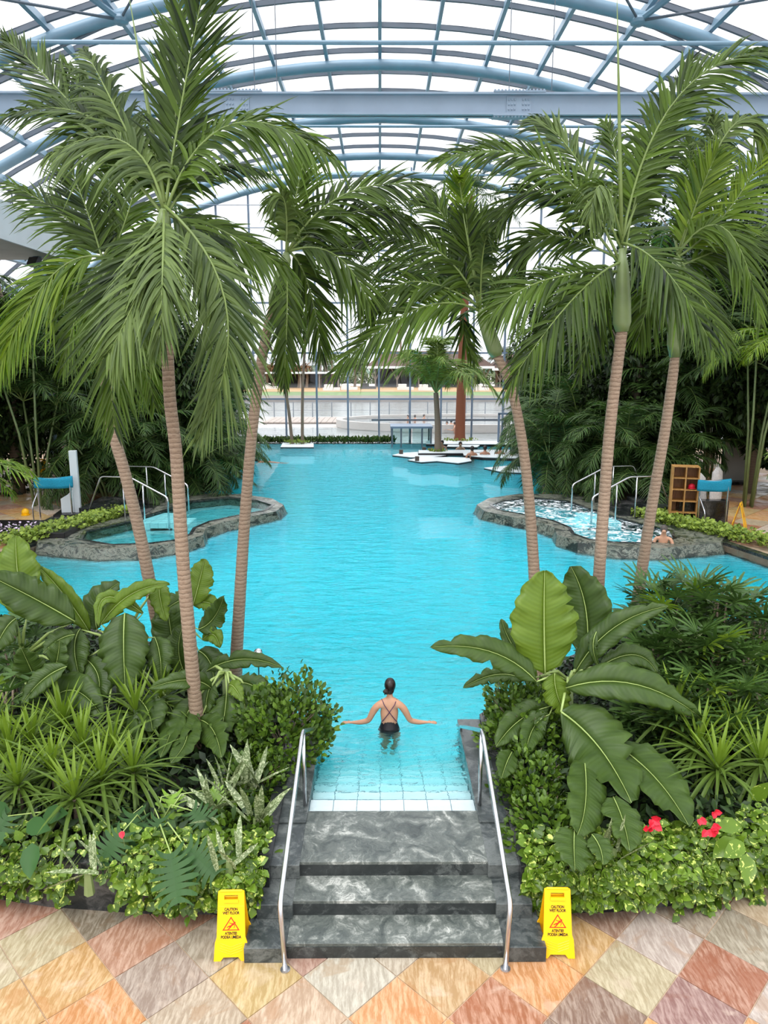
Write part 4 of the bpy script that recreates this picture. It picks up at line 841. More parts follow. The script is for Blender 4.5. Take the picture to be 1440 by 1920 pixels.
banana('banana plant behind the two left palm trunks with upright pale leaf', (355, 1330), 10.4, 1.05, [
    ((362, 1135), (374, 1090), (384, 1048), (10.4, 10.5, 10.6), 58, BL, dict(fold=.25)),
    ((372, 1180), (400, 1160), (420, 1118), (10.2, 10.2, 10.1), 54, BA, dict(fold=.3, split=(.4, -.6))),
    ((330, 1235), (320, 1180), (312, 1120), (10.3, 10.4, 10.5), 78, BA, dict(fold=.35)),
    ((360, 1120), (330, 1130), (290, 1160), (10.3, 10.2, 10.0), 50, BA, dict(fold=.5)),
    ((380, 1200), (400, 1190), (412, 1215), (10.2, 10.1, 10.0), 44, BL, dict(fold=.7)),
    ((345, 1260), (335, 1215), (345, 1170), (10.1, 10.1, 10.2), 60, BA, dict(fold=.4)),
    ((372, 1220), (395, 1245), (400, 1290), (10.1, 10.0, 9.9), 60, BA, dict(fold=.4)),
    ((360, 1130), (390, 1130), (400, 1140), (10.5, 10.4, 10.3), 40, BL, dict(fold=.5))])
banana('small banana plant at the foot of the slim left palm, leaves drooping to the right', (430, 1400), 9.4, .85, [
    ((388, 1258), (455, 1236), (530, 1252), (9.7, 9.6, 9.5), 44, BA, dict(fold=.6, split=(.6, .8))),
    ((395, 1290), (350, 1275), (278, 1292), (9.0, 8.8, 8.7), 52, BA, dict(fold=.7)),
    ((440, 1280), (480, 1290), (500, 1330), (9.3, 9.2, 9.0), 58, BA, dict(fold=.5)),
    ((430, 1285), (440, 1290), (455, 1315), (9.0, 8.9, 8.8), 32, BL, dict(fold=.3)),
    ((425, 1300), (420, 1345), (410, 1385), (9.0, 8.8, 8.7), 66, BA, dict(fold=.4)),
    ((455, 1310), (462, 1350), (450, 1390), (9.0, 8.8, 8.7), 56, BA, dict(fold=.4)),
    ((400, 1280), (390, 1300), (385, 1340), (9.1, 9.0, 8.9), 50, BA, dict(fold=.5)),
    ((480, 1310), (495, 1345), (490, 1385), (9.2, 9.1, 9.0), 40, BA, dict(fold=.4)),
    ((370, 1310), (345, 1350), (330, 1400), (8.9, 8.7, 8.5), 70, BA, dict(fold=.4)),
    ((375, 1350), (400, 1370), (415, 1420), (8.8, 8.6, 8.4), 66, BA, dict(fold=.4))])

# ================================================================ STRAP LEAVED ROSETTES
def strap_mesh(L, w, droop, prof=(.5, .8, 1, .9, .6, .03), seg=7, fold=.5):
    V, Fc, A = ribbons(np.array([[0, 0, 0.]]), np.array([[1, 0, 0.]]), np.array([[0, 1, 0.]]), np.array([L]), np.array([w]), np.array([droop]), np.array([.5]), seg, fold, prof)
    return npmesh('leaf', V, Fc, A)
STR = [strap_mesh(.60, .045, .10), strap_mesh(.72, .045, .45), strap_mesh(.80, .046, .85), strap_mesh(.74, .042, 1.15)]
def vleaf(parent, me, mat, at, az_, el, sc=1.0, roll=0, name='leaf'):
    key = me.name+'/'+mat; m2 = bpy.data.meshes.get(key)
    if not m2: m2 = me.copy(); m2.name = key; m2.materials.clear(); m2.materials.append(M[mat])
    return link(name, m2, None, parent, at, (roll, -el, az_), sc)
def rosette(name, label, cat, at, n, sc, mats, top_el=1.45, low_el=-.3, stem=.5, grp=None, mid='strap'):
    t = thing(name, label, cat, at, 0, grp)
    put('stem', MB().tube([(0, 0, -stem), (.01, 0, -stem*.5), (0, 0, .04)], [.03, .028, .02], 6), 'trunk_grey', t, True)
    for i in range(n):
        f = i/(n-1); el = top_el+(low_el-top_el)*f**.8+rnd.uniform(-.1, .1); k = min(3, int(f*4)); m = mats[0] if f < .25 else mats[1]
        vleaf(t, STR[k], m, (0, 0, .05*(1-f)), i*2.4+rnd.uniform(-.3, .3), el, sc*rnd.uniform(.8, 1.1))
    return t
pts = [((60, 1385), 8.6), ((118, 1352), 8.7), ((212, 1395), 8.4), ((155, 1395), 8.35), ((20, 1400), 8.3), ((255, 1330), 8.8), ((300, 1310), 9.1), ((-10, 1350), 8.8), ((100, 1440), 7.95), ((190, 1455), 7.9), ((35, 1465), 7.85), ((250, 1440), 8.1), ((140, 1490), 7.7)]
wh = ['in front of the leftmost banana leaves', 'second row left of centre, pale pointed tips', 'tallest pale tips beside the banana leaves', 'between two taller rosettes', 'cut by the left edge of the photo, upper', 'under the broad hanging banana leaf', 'highest, between the left palm trunks', 'behind, at the left edge of the photo', 'lower row, left of centre', 'lower row, right of centre', 'lowest at the left edge', 'lower row, nearest to the split leaved plant', 'lowest and nearest the planter wall']
for (q, Y), w in zip(pts, wh):
    rosette('dracaena', 'strap leaved dracaena, left bed, '+w, 'plant', V3(q[0], q[1]+15, min(Y, yg(q[1]+15, .78))), 58, rnd.uniform(.85, 1.05), ('strap_bright', 'strap'), stem=.45, grp='dracaenas in the left bed')
pts = [((1310, 1400), 8.3, 'left of the pair above the red flowers'), ((1375, 1380), 8.4, 'right of the pair above the red flowers'), ((1425, 1430), 8.0, 'cut by the right edge of the photo'), ((1345, 1440), 7.9, 'lowest, just above the red flowers'), ((1265, 1340), 8.8, 'under the long right banana leaf'), ((1400, 1330), 8.9, 'under the fan palms at the right edge')]
for q, Y, w in pts: rosette('dracaena', 'strap leaved dracaena, right bed, '+w, 'plant', V3(q[0], q[1]+10, min(Y, yg(q[1]+10, .78))), 58, rnd.uniform(.9, 1.1), ('strap_bright', 'strap'), stem=.45, grp='dracaenas in the right bed')

# ================================================================ LADY PALMS (fans)
def fan_mesh(nf, L, spread, seed):
    rs = np.random.RandomState(seed); a = np.linspace(-spread, spread, nf); P = np.zeros((nf, 3)); D = np.stack([np.cos(a), np.sin(a), np.full(nf, .12)], 1); SD = np.stack([-np.sin(a), np.cos(a), np.zeros(nf)], 1)
    V, Fc, A = ribbons(P, D, SD, L*(1-.22*np.abs(a)/spread)*rs.uniform(.9, 1.05, nf), np.full(nf, .044), rs.uniform(.12, .35, nf), rs.uniform(.3, .7, nf), 4, .35, (.25, .8, 1, .95, .45))
    return npmesh('fan_leaf', V, Fc, A)
FAN = [fan_mesh(9, .40, 1.5, 1), fan_mesh(7, .44, 1.2, 2), fan_mesh(11, .38, 1.9, 3)]
def lady(at, h, n, label, grp, mat='rhapis', sc=1.0):
    t = thing('lady_palm', label, 'palm', at, 0, grp)
    for k in range(3): put('cane', MB().tube([(rnd.uniform(-.12, .12), rnd.uniform(-.12, .12), -.1), (rnd.uniform(-.1, .1), rnd.uniform(-.1, .1), h)], .014, 6), 'trunk_grey', t, True)
    for i in range(n):
        z = h*(.42+.68*(i+.5)/n); a = i*2.4+rnd.uniform(-.3, .3); r = rnd.uniform(.12, .30); p = (math.cos(a)*r, math.sin(a)*r, z+.08)
        el = .25+.9*(i/n)+rnd.uniform(-.2, .2)
        f = vleaf(t, FAN[i % 3], 'strap_bright' if rnd.random() < .06 else mat, p, a, el-.25, sc*rnd.uniform(.85, 1.12), rnd.uniform(-.3, .3), 'fan_leaf')
        put('leaf_stalk', MB().tube([(0, 0, z-.12), (p[0]*.5, p[1]*.5, z), p], [.006, .005, .004], 4), 'shaft', t, True)
    return t
RH = [((1225, 1100), 10.6), ((1262, 1120), 10.2), ((1300, 1095), 10.3), ((1345, 1110), 10.0), ((1390, 1120), 10.0), ((1430, 1150), 9.8), ((1235, 1190), 9.8), ((1290, 1180), 9.6), ((1340, 1190), 9.4), ((1400, 1210), 9.3), ((1255, 1260), 9.2), ((1310, 1260), 9.0), ((1370, 1270), 8.9), ((1425, 1280), 8.8), ((1220, 1330), 9.0), ((1280, 1310), 8.7), ((1340, 1330), 8.5), ((1180, 1380), 8.7), ((1400, 1350), 8.5), ((1240, 1400), 8.5), ((1435, 1390), 8.3)]
wr = ['topmost row, leftmost', 'topmost row, second from left', 'topmost row, third from left', 'topmost row, second from right', 'topmost row, rightmost but one', 'at the right edge, highest', 'second row, leftmost', 'second row, second from left', 'second row, third from left', 'second row, rightmost', 'third row, leftmost', 'third row, second from left', 'third row, second from right', 'third row, rightmost', 'fourth row, left under the long banana leaf', 'fourth row, middle', 'fourth row, right', 'low and beside the big hanging banana leaf', 'low at the right, over the strap leaves', 'low and right of the big hanging banana leaf', 'lowest at the right edge']
for (q, Y), w in zip(RH, wr):
    p = V3(q[0], q[1]+30, Y); h = max(.35, min(1.6, p.z-.45)); lady(Vector((p.x, p.y, p.z-h*.85)), h*.92, 24 if h > .8 else 16, 'fan leaved lady palm, right bed, '+w, 'lady palms in the right bed')
for q, Y, w in (((15, 1180), 10.0, 'behind the banana leaves at the left edge'), ((45, 1215), 9.8, 'small, under the banana leaves at the left edge'), ((10, 1290), 9.0, 'low at the left edge beside the strap leaves')):
    p = V3(q[0], q[1], Y); h = max(.4, p.z-.5); lady(Vector((p.x, p.y, .45)), h, 12, 'fan leaved lady palm, left bed, '+w, 'lady palms in the left bed')

# ================================================================ GROUND COVER
def heart(L=.1, w=.085):
    v = [(0, 0, 0), (L*.12, w*.42, .012), (L*.45, w*.5, .016), (L*.8, w*.24, .008), (L, 0, -.006), (L*.8, -w*.24, .008), (L*.45, -w*.5, .016), (L*.12, -w*.42, .012), (L*.45, 0, 0)]
    return MB().add(v, [(0, 8, 2, 1), (8, 4, 3, 2), (0, 7, 6, 8), (8, 6, 5, 4)]).mesh('leaf', True, .5)
def oval(L=.06, w=.036):
    v = [(0, 0, 0), (L*.3, w*.45, .008), (L*.7, w*.42, .006), (L, 0, -.004), (L*.7, -w*.42, .006), (L*.3, -w*.45, .008), (L*.5, 0, 0)]
    return MB().add(v, [(0, 6, 2, 1), (6, 3, 2), (0, 5, 4, 6), (6, 4, 3)]).mesh('leaf', True, .5)
HE = []
for k, s0 in enumerate((.30, .48, .66, .85)):
    me = heart(); me.attributes['shade'].data.foreach_set('value', [s0]*9); me.name = 'heart_leaf'; HE.append(me)
OV = []
for k, s0 in enumerate((.25, .5, .8)):
    me = oval(); me.attributes['shade'].data.foreach_set('value', [s0]*7); me.name = 'oval_leaf'; OV.append(me)
def rot_to(d, up, roll=0):
    x = Vector(d).normalized(); z = (Vector(up)-x*x.dot(Vector(up))); z = z.normalized() if z.length > 1e-3 else Vector((0, 0, 1)); y = z.cross(x)
    return Matrix(((x.x, y.x, z.x), (x.y, y.y, z.y), (x.z, y.z, z.z))) @ Matrix.Rotation(roll, 3, 'X')
def scatter(parent, metas, mat, samples, nparts, joined='foliage', sc=(.8, 1.2)):
    """samples: (point, leaf direction, surface normal); the nearest become single leaves, the rest one joined mesh"""
    cp = Vector((0, 0, CH))-parent.location; samples.sort(key=lambda s_: (Vector(s_[0])-cp).length*(1 if not len(s_) > 3 else s_[3]))
    mm = []
    for me in metas:
        key = me.name+'|'+mat; m2 = bpy.data.meshes.get(key)
        if not m2: m2 = me.copy(); m2.name = key; m2.materials.clear(); m2.materials.append(M[mat])
        mm.append(m2)
    V = []; Fq = []; A = []; o = 0
    tmpl = [(np.array([v.co[:] for v in me.vertices]), [tuple(p.vertices) for p in me.polygons], me.attributes['shade'].data[0].value) for me in metas]
    for i, s_ in enumerate(samples):
        p, d, nn = s_[:3]; R = rot_to(d, nn, rnd.uniform(-.5, .5)); q = rnd.uniform(*sc); k = rnd.randrange(len(metas))
        if i < nparts:
            ob = link('leaf', mm[k], None, parent); ob.matrix_local = Matrix.Translation(p) @ R.to_4x4() @ Matrix.Scale(q, 4)
        else:
            tv, tf, ts = tmpl[k]; V.append(tv @ np.array(R).T*q+np.array(p)); Fq += [tuple(x+o for x in f) for f in tf]; A += [min(1, max(0, ts+rnd.uniform(-.1, .1)))]*len(tv); o += len(tv)
    if V:
        VV = np.concatenate(V); me = bpy.data.meshes.new(joined); me.from_pydata(VV.tolist(), [], Fq); at = me.attributes.new('shade', 'FLOAT', 'POINT'); at.data.foreach_set('value', A)
        me.polygons.foreach_set('use_smooth', [True]*len(me.polygons)); link(joined, me, mat, parent, kind='stuff')
def wall_pt(side, x):
    bed = BED_L if side < 0 else BED_R
    for a, b in zip(bed[:7], bed[1:7]):
        lo, hi = sorted((a[0], b[0]))
        if lo <= x <= hi: f = (x-a[0])/(b[0]-a[0]); return a[1]+(b[1]-a[1])*f
    return 6.4
def pothos(side, x0, x1, n, lab, zmin, gap=()):
    org = Vector(((x0+x1)/2, wall_pt(side, (x0+x1)/2)+.2, .5)); t = thing('pothos', lab, 'climbing plant', org, 0, None); sm = []; vines = MB()
    while len(sm) < n*.72:
        x = rnd.uniform(x0, x1); y = wall_pt(side, x)
        if any(a < x < b for a, b in gap) and rnd.random() < .93: continue
        drop = rnd.random()**1.15*(.56-zmin); k = max(3, int(drop/.03)); pz = .56; off = rnd.uniform(.0, .14); px_ = x
        line = [(x-org.x, y+.12-org.y, .53-org.z), (x-org.x, y-.01-org.y, .56-org.z)]
        for j in range(k):
            px_ += rnd.uniform(-.03, .03); zz = .56-drop*(j+1)/k; bulge = .03+off+.05*math.sin(j*.9)
            p = Vector((px_, y-bulge, zz))-org; line.append((p.x, p.y+.02, p.z))
            d = (rnd.uniform(-.9, .9), rnd.uniform(-.9, -.1), rnd.uniform(-1.1, .1)); nn = (rnd.uniform(-.4, .4), -1, rnd.uniform(.1, .9))
            sm.append((p, d, nn, 1.0))
        if len(vines.v) < 9000: vines.tube(line[::2] if len(line) > 4 else line, .0035, 3, False)
    for _ in range(int(n*.34)):      # the mound on top of the wall
        x = rnd.uniform(x0, x1); y = wall_pt(side, x); dy = rnd.uniform(-.05, .38)
        if any(a < x < b for a, b in gap) and dy < .25: continue
        p = Vector((x, y+dy, 0.56+.10*math.sin(min(1, dy/.6)*1.6)+rnd.uniform(-.05, .05)))-org
        sm.append((p, (rnd.uniform(-1, 1), rnd.uniform(-1, .3), rnd.uniform(-.5, .3)), (rnd.uniform(-.5, .5), -.5, 1), 1.05))
    put('vine', vines, 'rachis', t, kind='stuff'); scatter(t, HE, 'pothos', sm, 290, 'foliage', (.62, 1.15))
pothos(-1, -2.45, -1.15, 1500, 'variegated pothos hanging over the planter wall left of the steps', .10)
pothos(-1, -4.6, -3.25, 700, 'variegated pothos hanging over the planter wall at the left edge of the photo', .12)
pothos(-1, -3.25, -2.45, 190, 'sparse pothos strand over the bare part of the left planter wall', .15)
pothos(1, 1.42, 2.9, 1900, 'variegated pothos hanging over the planter wall right of the steps', .12)
pothos(1, 2.9, 4.9, 2300, 'dense variegated pothos covering the planter wall at the right edge of the photo', .02)

def bush(label, c, R, n, sc, mat='bush', parts=250, metas=None, name='shrub', cat='shrub', grp=None):
    t = thing(name, label, cat, c, 0, grp); sm = []
    for _ in range(n):
        d = Vector((rnd.gauss(0, 1), rnd.gauss(0, 1), abs(rnd.gauss(0, 1))*.9+.02)).normalized(); r = rnd.uniform(.68, 1.06)*(1+.16*math.sin(d.x*5+d.y*4+c[0])+.12*math.sin(d.z*9+d.x*8+c[1])+(.16 if rnd.random() < .06 else 0))
        p = Vector((d.x*R[0]*r, d.y*R[1]*r, d.z*R[2]*r)); dd = d+Vector((rnd.uniform(-.9, .9), rnd.uniform(-.9, .9), rnd.uniform(-.2, 1.0)))
        sm.append((p, dd, d+Vector((0, -.3, .7)), 1.0))
    st_ = MB()
    for k in range(14): a = k*2.4; st_.tube([(0, 0, -.1), (math.cos(a)*R[0]*.4, math.sin(a)*R[1]*.4, R[2]*.4), (math.cos(a)*R[0]*.8, math.sin(a)*R[1]*.8, R[2]*.75)], [.012, .008, .004], 4)
    put('stems', st_, 'trunk_grey', t, kind='stuff'); scatter(t, metas or OV, mat, sm, parts, 'foliage', sc); return t
def at_bed(px, py, Y): p = V3(px, py, Y); return p
# glossy small leaved shrubs beside the handrails
p = V3(520, 1395, 8.9); bush('glossy small leaved shrub beside the left handrail', (p.x+.1, 8.9, .45), (.62, .75, .78), 2600, (1.0, 1.7), parts=290)
p = V3(560, 1450, 8.1); bush('low shrub below it against the left cheek wall', (-1.5, 8.0, .4), (.4, .6, .36), 1300, (.9, 1.5), parts=200)
bush('low leafy shrub at the corner of the left planter by the steps', (-1.55, 7.05, .4), (.4, .45, .25), 900, (1.2, 2.0), parts=200)
bush('glossy small leaved shrub beside the right handrail', (1.85, 9.0, .45), (.50, .75, .82), 2200, (1.0, 1.6), parts=290)
bush('low shrub against the right cheek wall behind the pale pothos', (1.75, 7.9, .4), (.40, .6, .45), 1500, (.9, 1.5), parts=200)
bush('low leafy shrub at the corner of the right planter by the steps', (1.75, 7.1, .4), (.40, .5, .32), 1000, (1.1, 1.8), parts=200)
# dark understorey that fills both beds
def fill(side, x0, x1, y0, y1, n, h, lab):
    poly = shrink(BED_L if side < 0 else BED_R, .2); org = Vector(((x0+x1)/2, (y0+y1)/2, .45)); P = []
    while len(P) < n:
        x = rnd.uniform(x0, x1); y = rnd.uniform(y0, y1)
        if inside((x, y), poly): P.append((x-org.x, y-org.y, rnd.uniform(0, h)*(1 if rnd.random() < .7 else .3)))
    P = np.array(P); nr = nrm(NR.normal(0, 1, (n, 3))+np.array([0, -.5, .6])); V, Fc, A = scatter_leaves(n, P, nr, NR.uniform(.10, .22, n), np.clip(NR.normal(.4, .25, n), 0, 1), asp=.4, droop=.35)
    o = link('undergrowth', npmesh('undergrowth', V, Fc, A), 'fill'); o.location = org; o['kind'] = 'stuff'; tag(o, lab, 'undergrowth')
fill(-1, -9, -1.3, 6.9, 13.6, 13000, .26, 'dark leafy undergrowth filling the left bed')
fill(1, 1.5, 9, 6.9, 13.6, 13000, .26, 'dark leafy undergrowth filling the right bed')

# ---- sansevierias, monstera, philodendron, flowers
SV = [strap_mesh(.50, .075, -.02, (.6, .95, 1, .95, .7, .05), 6, .35), strap_mesh(.52, .07, .12, (.6, .95, 1, .95, .7, .05), 6, .35)]
def sans(px, py, Y, n, lab, sc=1.0):
    p = V3(px, py, min(Y, yg(py, .62))); t = thing('sansevieria', lab, 'plant', p, 0, 'sansevierias')
    for i in range(n): vleaf(t, SV[i % 2], 'sansev', (rnd.uniform(-.1, .1), rnd.uniform(-.1, .1), 0), rnd.uniform(0, 6.3), rnd.uniform(.6, 1.5) if i % 3 else rnd.uniform(.1, .6), sc*rnd.uniform(.7, 1.15), rnd.uniform(-1, 1))
    put('base_sheath', MB().tube([(0, 0, -.2), (0, 0, .04)], [.05, .03], 6), 'shaft', t)
sans(430, 1490, 7.9, 16, 'tallest mottled sansevieria in the middle of the left bed')
sans(470, 1480, 7.9, 14, 'mottled sansevieria right of the tallest one, leaves leaning right')
sans(400, 1530, 7.6, 10, 'mottled sansevieria below the tallest one')
sans(480, 1540, 7.5, 9, 'mottled sansevieria nearest the left cheek wall')
sans(165, 1640, 7.0, 6, 'mottled sansevieria hanging over the bare planter wall', .8)
sans(430, 1620, 7.0, 6, 'mottled sansevieria low at the planter edge above the pothos', .8)
sans(1150, 1600, 7.1, 5, 'mottled sansevieria under the right banana leaves', .8)
def monstera_leaf_mesh():
    # heart shaped blade with deep slits between curved lobes
    L, W = .34, .17; n = 8; V = [(L*i/n, 0, 0) for i in range(n+1)]; F = []
    for sg in (-1, 1):
        for i in range(n):
            x0, x1 = L*i/n, L*(i+1)/n; w = W*math.sin(PI*min(.96, (i+1.2)/(n+1.4)))**.55; sh = -.035+.075*i/n; o = len(V); g = .0025+.004*(i % 2)
            for k in range(1, 5):
                f = k/4; xc = (x0+x1)/2+sh*f*f*2.2; hw = (x1-x0)/2*(1 if k < 2 else 1+.35*f)-(g*k*.8 if k > 1 else 0); hw = hw if k < 4 else hw*.45
                V += [(xc-hw, sg*w*f, .02*f-.03*f*f), (xc+hw, sg*w*f, .02*f-.03*f*f)]
            q = [(i, i+1, o+1, o)]+[(o+2*k, o+2*k+1, o+2*k+3, o+2*k+2) for k in range(3)]
            F += [t_ if sg > 0 else t_[::-1] for t_ in q]
    me = bpy.data.meshes.new('split_leaf'); me.from_pydata(V, [], F); at = me.attributes.new('shade', 'FLOAT', 'POINT'); at.data.foreach_set('value', [.5]*len(V)); return me
MON = monstera_leaf_mesh()
def place_leaf(parent, me, mat, p, d, up, sc, name='leaf'):
    key = me.name+'#'+mat; m2 = bpy.data.meshes.get(key)
    if not m2: m2 = me.copy(); m2.name = key; m2.materials.clear(); m2.materials.append(M[mat])
    o = link(name, m2, None, parent); o.matrix_local = Matrix.Translation(p) @ rot_to(d, up).to_4x4() @ Matrix.Scale(sc, 4); return o
mo = V3(285, 1530, yg(1530, .6)); t = thing('monstera', 'split leaved monstera with one pale young leaf in the left bed', 'plant', mo)
for (q, Y, d, mt, sc) in (((322, 1490), 7.35, (.05, -.6, -.8), 'monstera_l', .95), ((250, 1525), 7.3, (.1, -.6, -.9), 'monstera', 1.05), ((298, 1535), 7.3, (-.1, -.6, -.8), 'monstera', .85), ((270, 1415), 8.2, (.1, -.5, -.9), 'monstera', 1.1), ((320, 1600), 6.95, (.3, -.7, -.6), 'monstera', 1.15), ((350, 1590), 7.0, (.9, -.5, -.5), 'monstera', 1.0),
                          ((395, 1480), 7.6, (.6, -.5, -.4), 'monstera_l', .7), ((360, 1520), 7.3, (.7, -.5, -.3), 'monstera', .9), ((15, 1530), 7.4, (-.4, -.6, -.5), 'monstera', 1.0), ((230, 1560), 7.1, (-.5, -.6, -.6), 'monstera', .9)):
    p = V3(q[0], q[1], min(Y, yg(q[1], .74)))-mo; place_leaf(t, MON, mt, p, d, (0, -.7, .7), sc*1.15)
    put('leaf_stalk', MB().tube([(0, 0, -.25), tuple(p*.5+Vector((0, 0, .1))), tuple(p)], [.010, .008, .006], 5), 'midrib', t, True)
BH = MB().add([(0, 0, 0), (.06, .07, .015), (.15, .085, .02), (.24, .05, .01), (.30, 0, -.02), (.24, -.05, .01), (.15, -.085, .02), (.06, -.07, .015), (.15, 0, 0)], [(0, 8, 2, 1), (8, 4, 3, 2), (0, 7, 6, 8), (8, 6, 5, 4)]).mesh('broad_leaf', True, .6)
po = V3(1400, 1600, 7.4); t = thing('philodendron', 'broad pale leaved philodendron at the right edge above the pothos', 'plant', po)
for q, d in (((1385, 1545), (-1, -.4, .1)), ((1425, 1550), (.6, -.4, .5)), ((1395, 1580), (-.9, -.5, -.2)), ((1440, 1585), (.5, -.5, -.6)), ((1410, 1500), (.3, -.3, .8)), ((1400, 1600), (-.2, -.6, -.6)), ((1375, 1570), (-.8, -.3, -.6))):
    place_leaf(t, BH, 'pothos', V3(q[0], q[1], min(7.2, yg(q[1], .8)))-po, d, (0, -.7, .7), .95)
po = V3(40, 1560, 7.4); t = thing('philodendron', 'dark broad leaved philodendron at the left edge behind the pothos', 'plant', po)
for q, d in (((20, 1520), (-1, -.4, .3)), ((50, 1545), (.8, -.4, .1)), ((10, 1560), (-.6, -.5, -.4)), ((80, 1530), (.9, -.3, .3)), ((60, 1580), (.2, -.7, -.5))):
    place_leaf(t, BH, 'monstera', V3(q[0], q[1], min(7.3, yg(q[1], .75)))-po, d, (0, -.7, .7), 1.1)
spathe = MB().add([(0, 0, 0), (.015, .03, .004), (.045, .028, .004), (.075, 0, 0), (.045, -.028, .004), (.015, -.03, .004), (.035, 0, -.003)], [(0, 6, 2, 1), (6, 3, 2), (0, 5, 4, 6), (6, 4, 3)]).mesh('petal')
for q, nf, lab, Y in (((1222, 1540), 4, 'red anthurium with four blooms under the right banana leaf', 7.15), ((1330, 1532), 2, 'red anthurium beneath the strap leaves, uppermost blooms', 7.2), ((1320, 1560), 3, 'red anthurium beneath the strap leaves, lower blooms', 7.05), ((228, 1558), 1, 'single red bloom in the left bed beside the monstera', 7.15)):
    p = V3(q[0], q[1], min(Y, yg(q[1], .80))-.1); t = thing('anthurium', lab, 'flower', p)
    for i in range(nf):
        at_ = Vector((rnd.uniform(-.09, .09), rnd.uniform(-.03, .03), rnd.uniform(-.07, .07))) if nf > 1 else Vector((0, 0, 0))
        for k in range(3 if nf > 1 else 1): place_leaf(t, spathe, 'red', at_, (rnd.uniform(-1, 1), -.5, rnd.uniform(-.8, .8)), (0, -1, .3), rnd.uniform(.9, 1.2), 'petal')
        put('stalk', MB().tube([tuple(at_), tuple(at_+Vector((0, .05, -.2)))], .004, 4), 'shaft', t)
# ---- hedges beside the tubs, flowers, far hedge
for s, w in ((-1, 'left'), (1, 'right')):
    path = [(s*9.75, 18.9), (s*9.0, 19.9), (s*8.7, 21.2), (s*8.3, 22.3), (s*8.0, 23.0)] if s < 0 else [(s*10.4, 18.2), (s*9.6, 19.5), (s*9.0, 20.6), (s*8.5, 21.6), (s*8.1, 22.4)]
    org = Vector((path[2][0], path[2][1], .66)); t = thing('hedge', 'low pale green hedge between the %s tubs and the deck' % w, 'hedge', org); sm = []
    for _ in range(2600):
        k = rnd.randrange(4); f = rnd.random(); a, b = path[k], path[k+1]; x = a[0]+(b[0]-a[0])*f+rnd.uniform(-.42, .42); y_ = a[1]+(b[1]-a[1])*f+rnd.uniform(-.25, .25)
        sm.append((Vector((x, y_, .66+rnd.uniform(0, .26)))-org, (rnd.uniform(-1, 1), rnd.uniform(-1, 1), rnd.uniform(0, 1)), (0, -.5, 1), 1))
    scatter(t, HE, 'hedge', sm, 120, 'foliage', (.7, 1.2))
org = Vector((-5, 46.1, .46)); t = thing('hedge', 'long low planted strip along the far end of the pool, left of the glass entrance', 'hedge', org); sm = []
n = 4200; P = np.stack([NR.uniform(-8.2, 5.9, n), NR.uniform(-.35, .35, n), NR.uniform(0, .22, n)], 1); nr = nrm(NR.normal(0, .45, (n, 3))+np.array([0, 0, 1.0]))
V, Fc, A = scatter_leaves(n, P, nr, NR.uniform(.2, .42, n), np.clip(NR.normal(.45, .25, n), 0, 1), asp=.3); link('foliage', npmesh('foliage', V, Fc, A), 'hedge_dark', t, kind='stuff')
p = az(18, 1010, .6); t = thing('flower_patch', 'lilac and white blossoms at the left edge beside the black platform', 'flowers', (p.x, p.y, .6)); 
n = 500; P = np.stack([NR.uniform(-1.2, .6, n), NR.uniform(-.5, .6, n), NR.uniform(.02, .35, n)], 1); nr = nrm(NR.normal(0, 1, (n, 3))+np.array([0, -.4, .8])); V, Fc, A = scatter_leaves(n, P, nr, NR.uniform(.06, .1, n), np.full(n, .5), asp=.9); link('petals', npmesh('petals', V, Fc, A), 'white_flower', t, kind='stuff')
V, Fc, A = scatter_leaves(n, P*np.array([1, 1, .8]), nr, NR.uniform(.1, .2, n), np.full(n, .4), asp=.4); link('foliage', npmesh('foliage', V, Fc, A), 'fill', t, kind='stuff')

# ================================================================ HANDRAILS AND SIGNS
def arc_path(pts, r=.08, k=5):
    P = [Vector(p) for p in pts]; out = [P[0]]
    for a, b, c in zip(P, P[1:], P[2:]):
        d1 = (a-b).normalized(); d2 = (c-b).normalized(); q = min(r, (a-b).length*.45, (c-b).length*.45)
        for i in range(k+1): t = i/k; out.append((1-t)**2*(b+d1*q)+2*t*(1-t)*b+t*t*(b+d2*q))
    return out+[P[-1]]
for s, w in ((-1, 'left'), (1, 'right')):
    x = SX+s*1.0; t = thing('handrail', 'polished steel handrail on the %s side of the marble steps' % w, 'handrail', (x, 5.72, 0), 0, None)
    L = lambda px, y, z: (px-x, y-5.72, z)
    xi = SX+s*1.0
    put('rail', MB().tube(arc_path([L(xi-s*.02, 5.72, 0), L(xi+s*.03, 5.86, .55), L(xi-s*.02, 7.52, 1.36), L(xi-s*.06, 9.25, .52), L(xi-s*.08, 9.3, -.3)], .09), .024, 12), 'steel', t, True)
    put('post', MB().tube([L(xi-s*.03, 7.50, .45), L(xi-s*.03, 7.50, 1.33)], .021, 10), 'steel', t, True)
    put('floor_flange', MB().tube([L(xi-s*.02, 5.72, .0), L(xi-s*.02, 5.72, .012)], .045, 14), 'steel', t)
    put('floor_flange', MB().tube([L(xi-s*.03, 7.50, .45), L(xi-s*.03, 7.50, .462)], .04, 14), 'steel', t)
FIG = [[(-.30, .36), (-.22, .44), (-.06, .26), (.10, .34), (.26, .16), (.34, -.10), (.28, -.14), (.18, .08), (.06, .10), (-.06, -.06), (-.22, -.16), (-.36, -.32), (-.50, -.30), (-.50, -.38), (-.34, -.44), (-.12, -.30), (.04, -.16), (.12, -.02), (.0, .16), (-.10, .16)]]
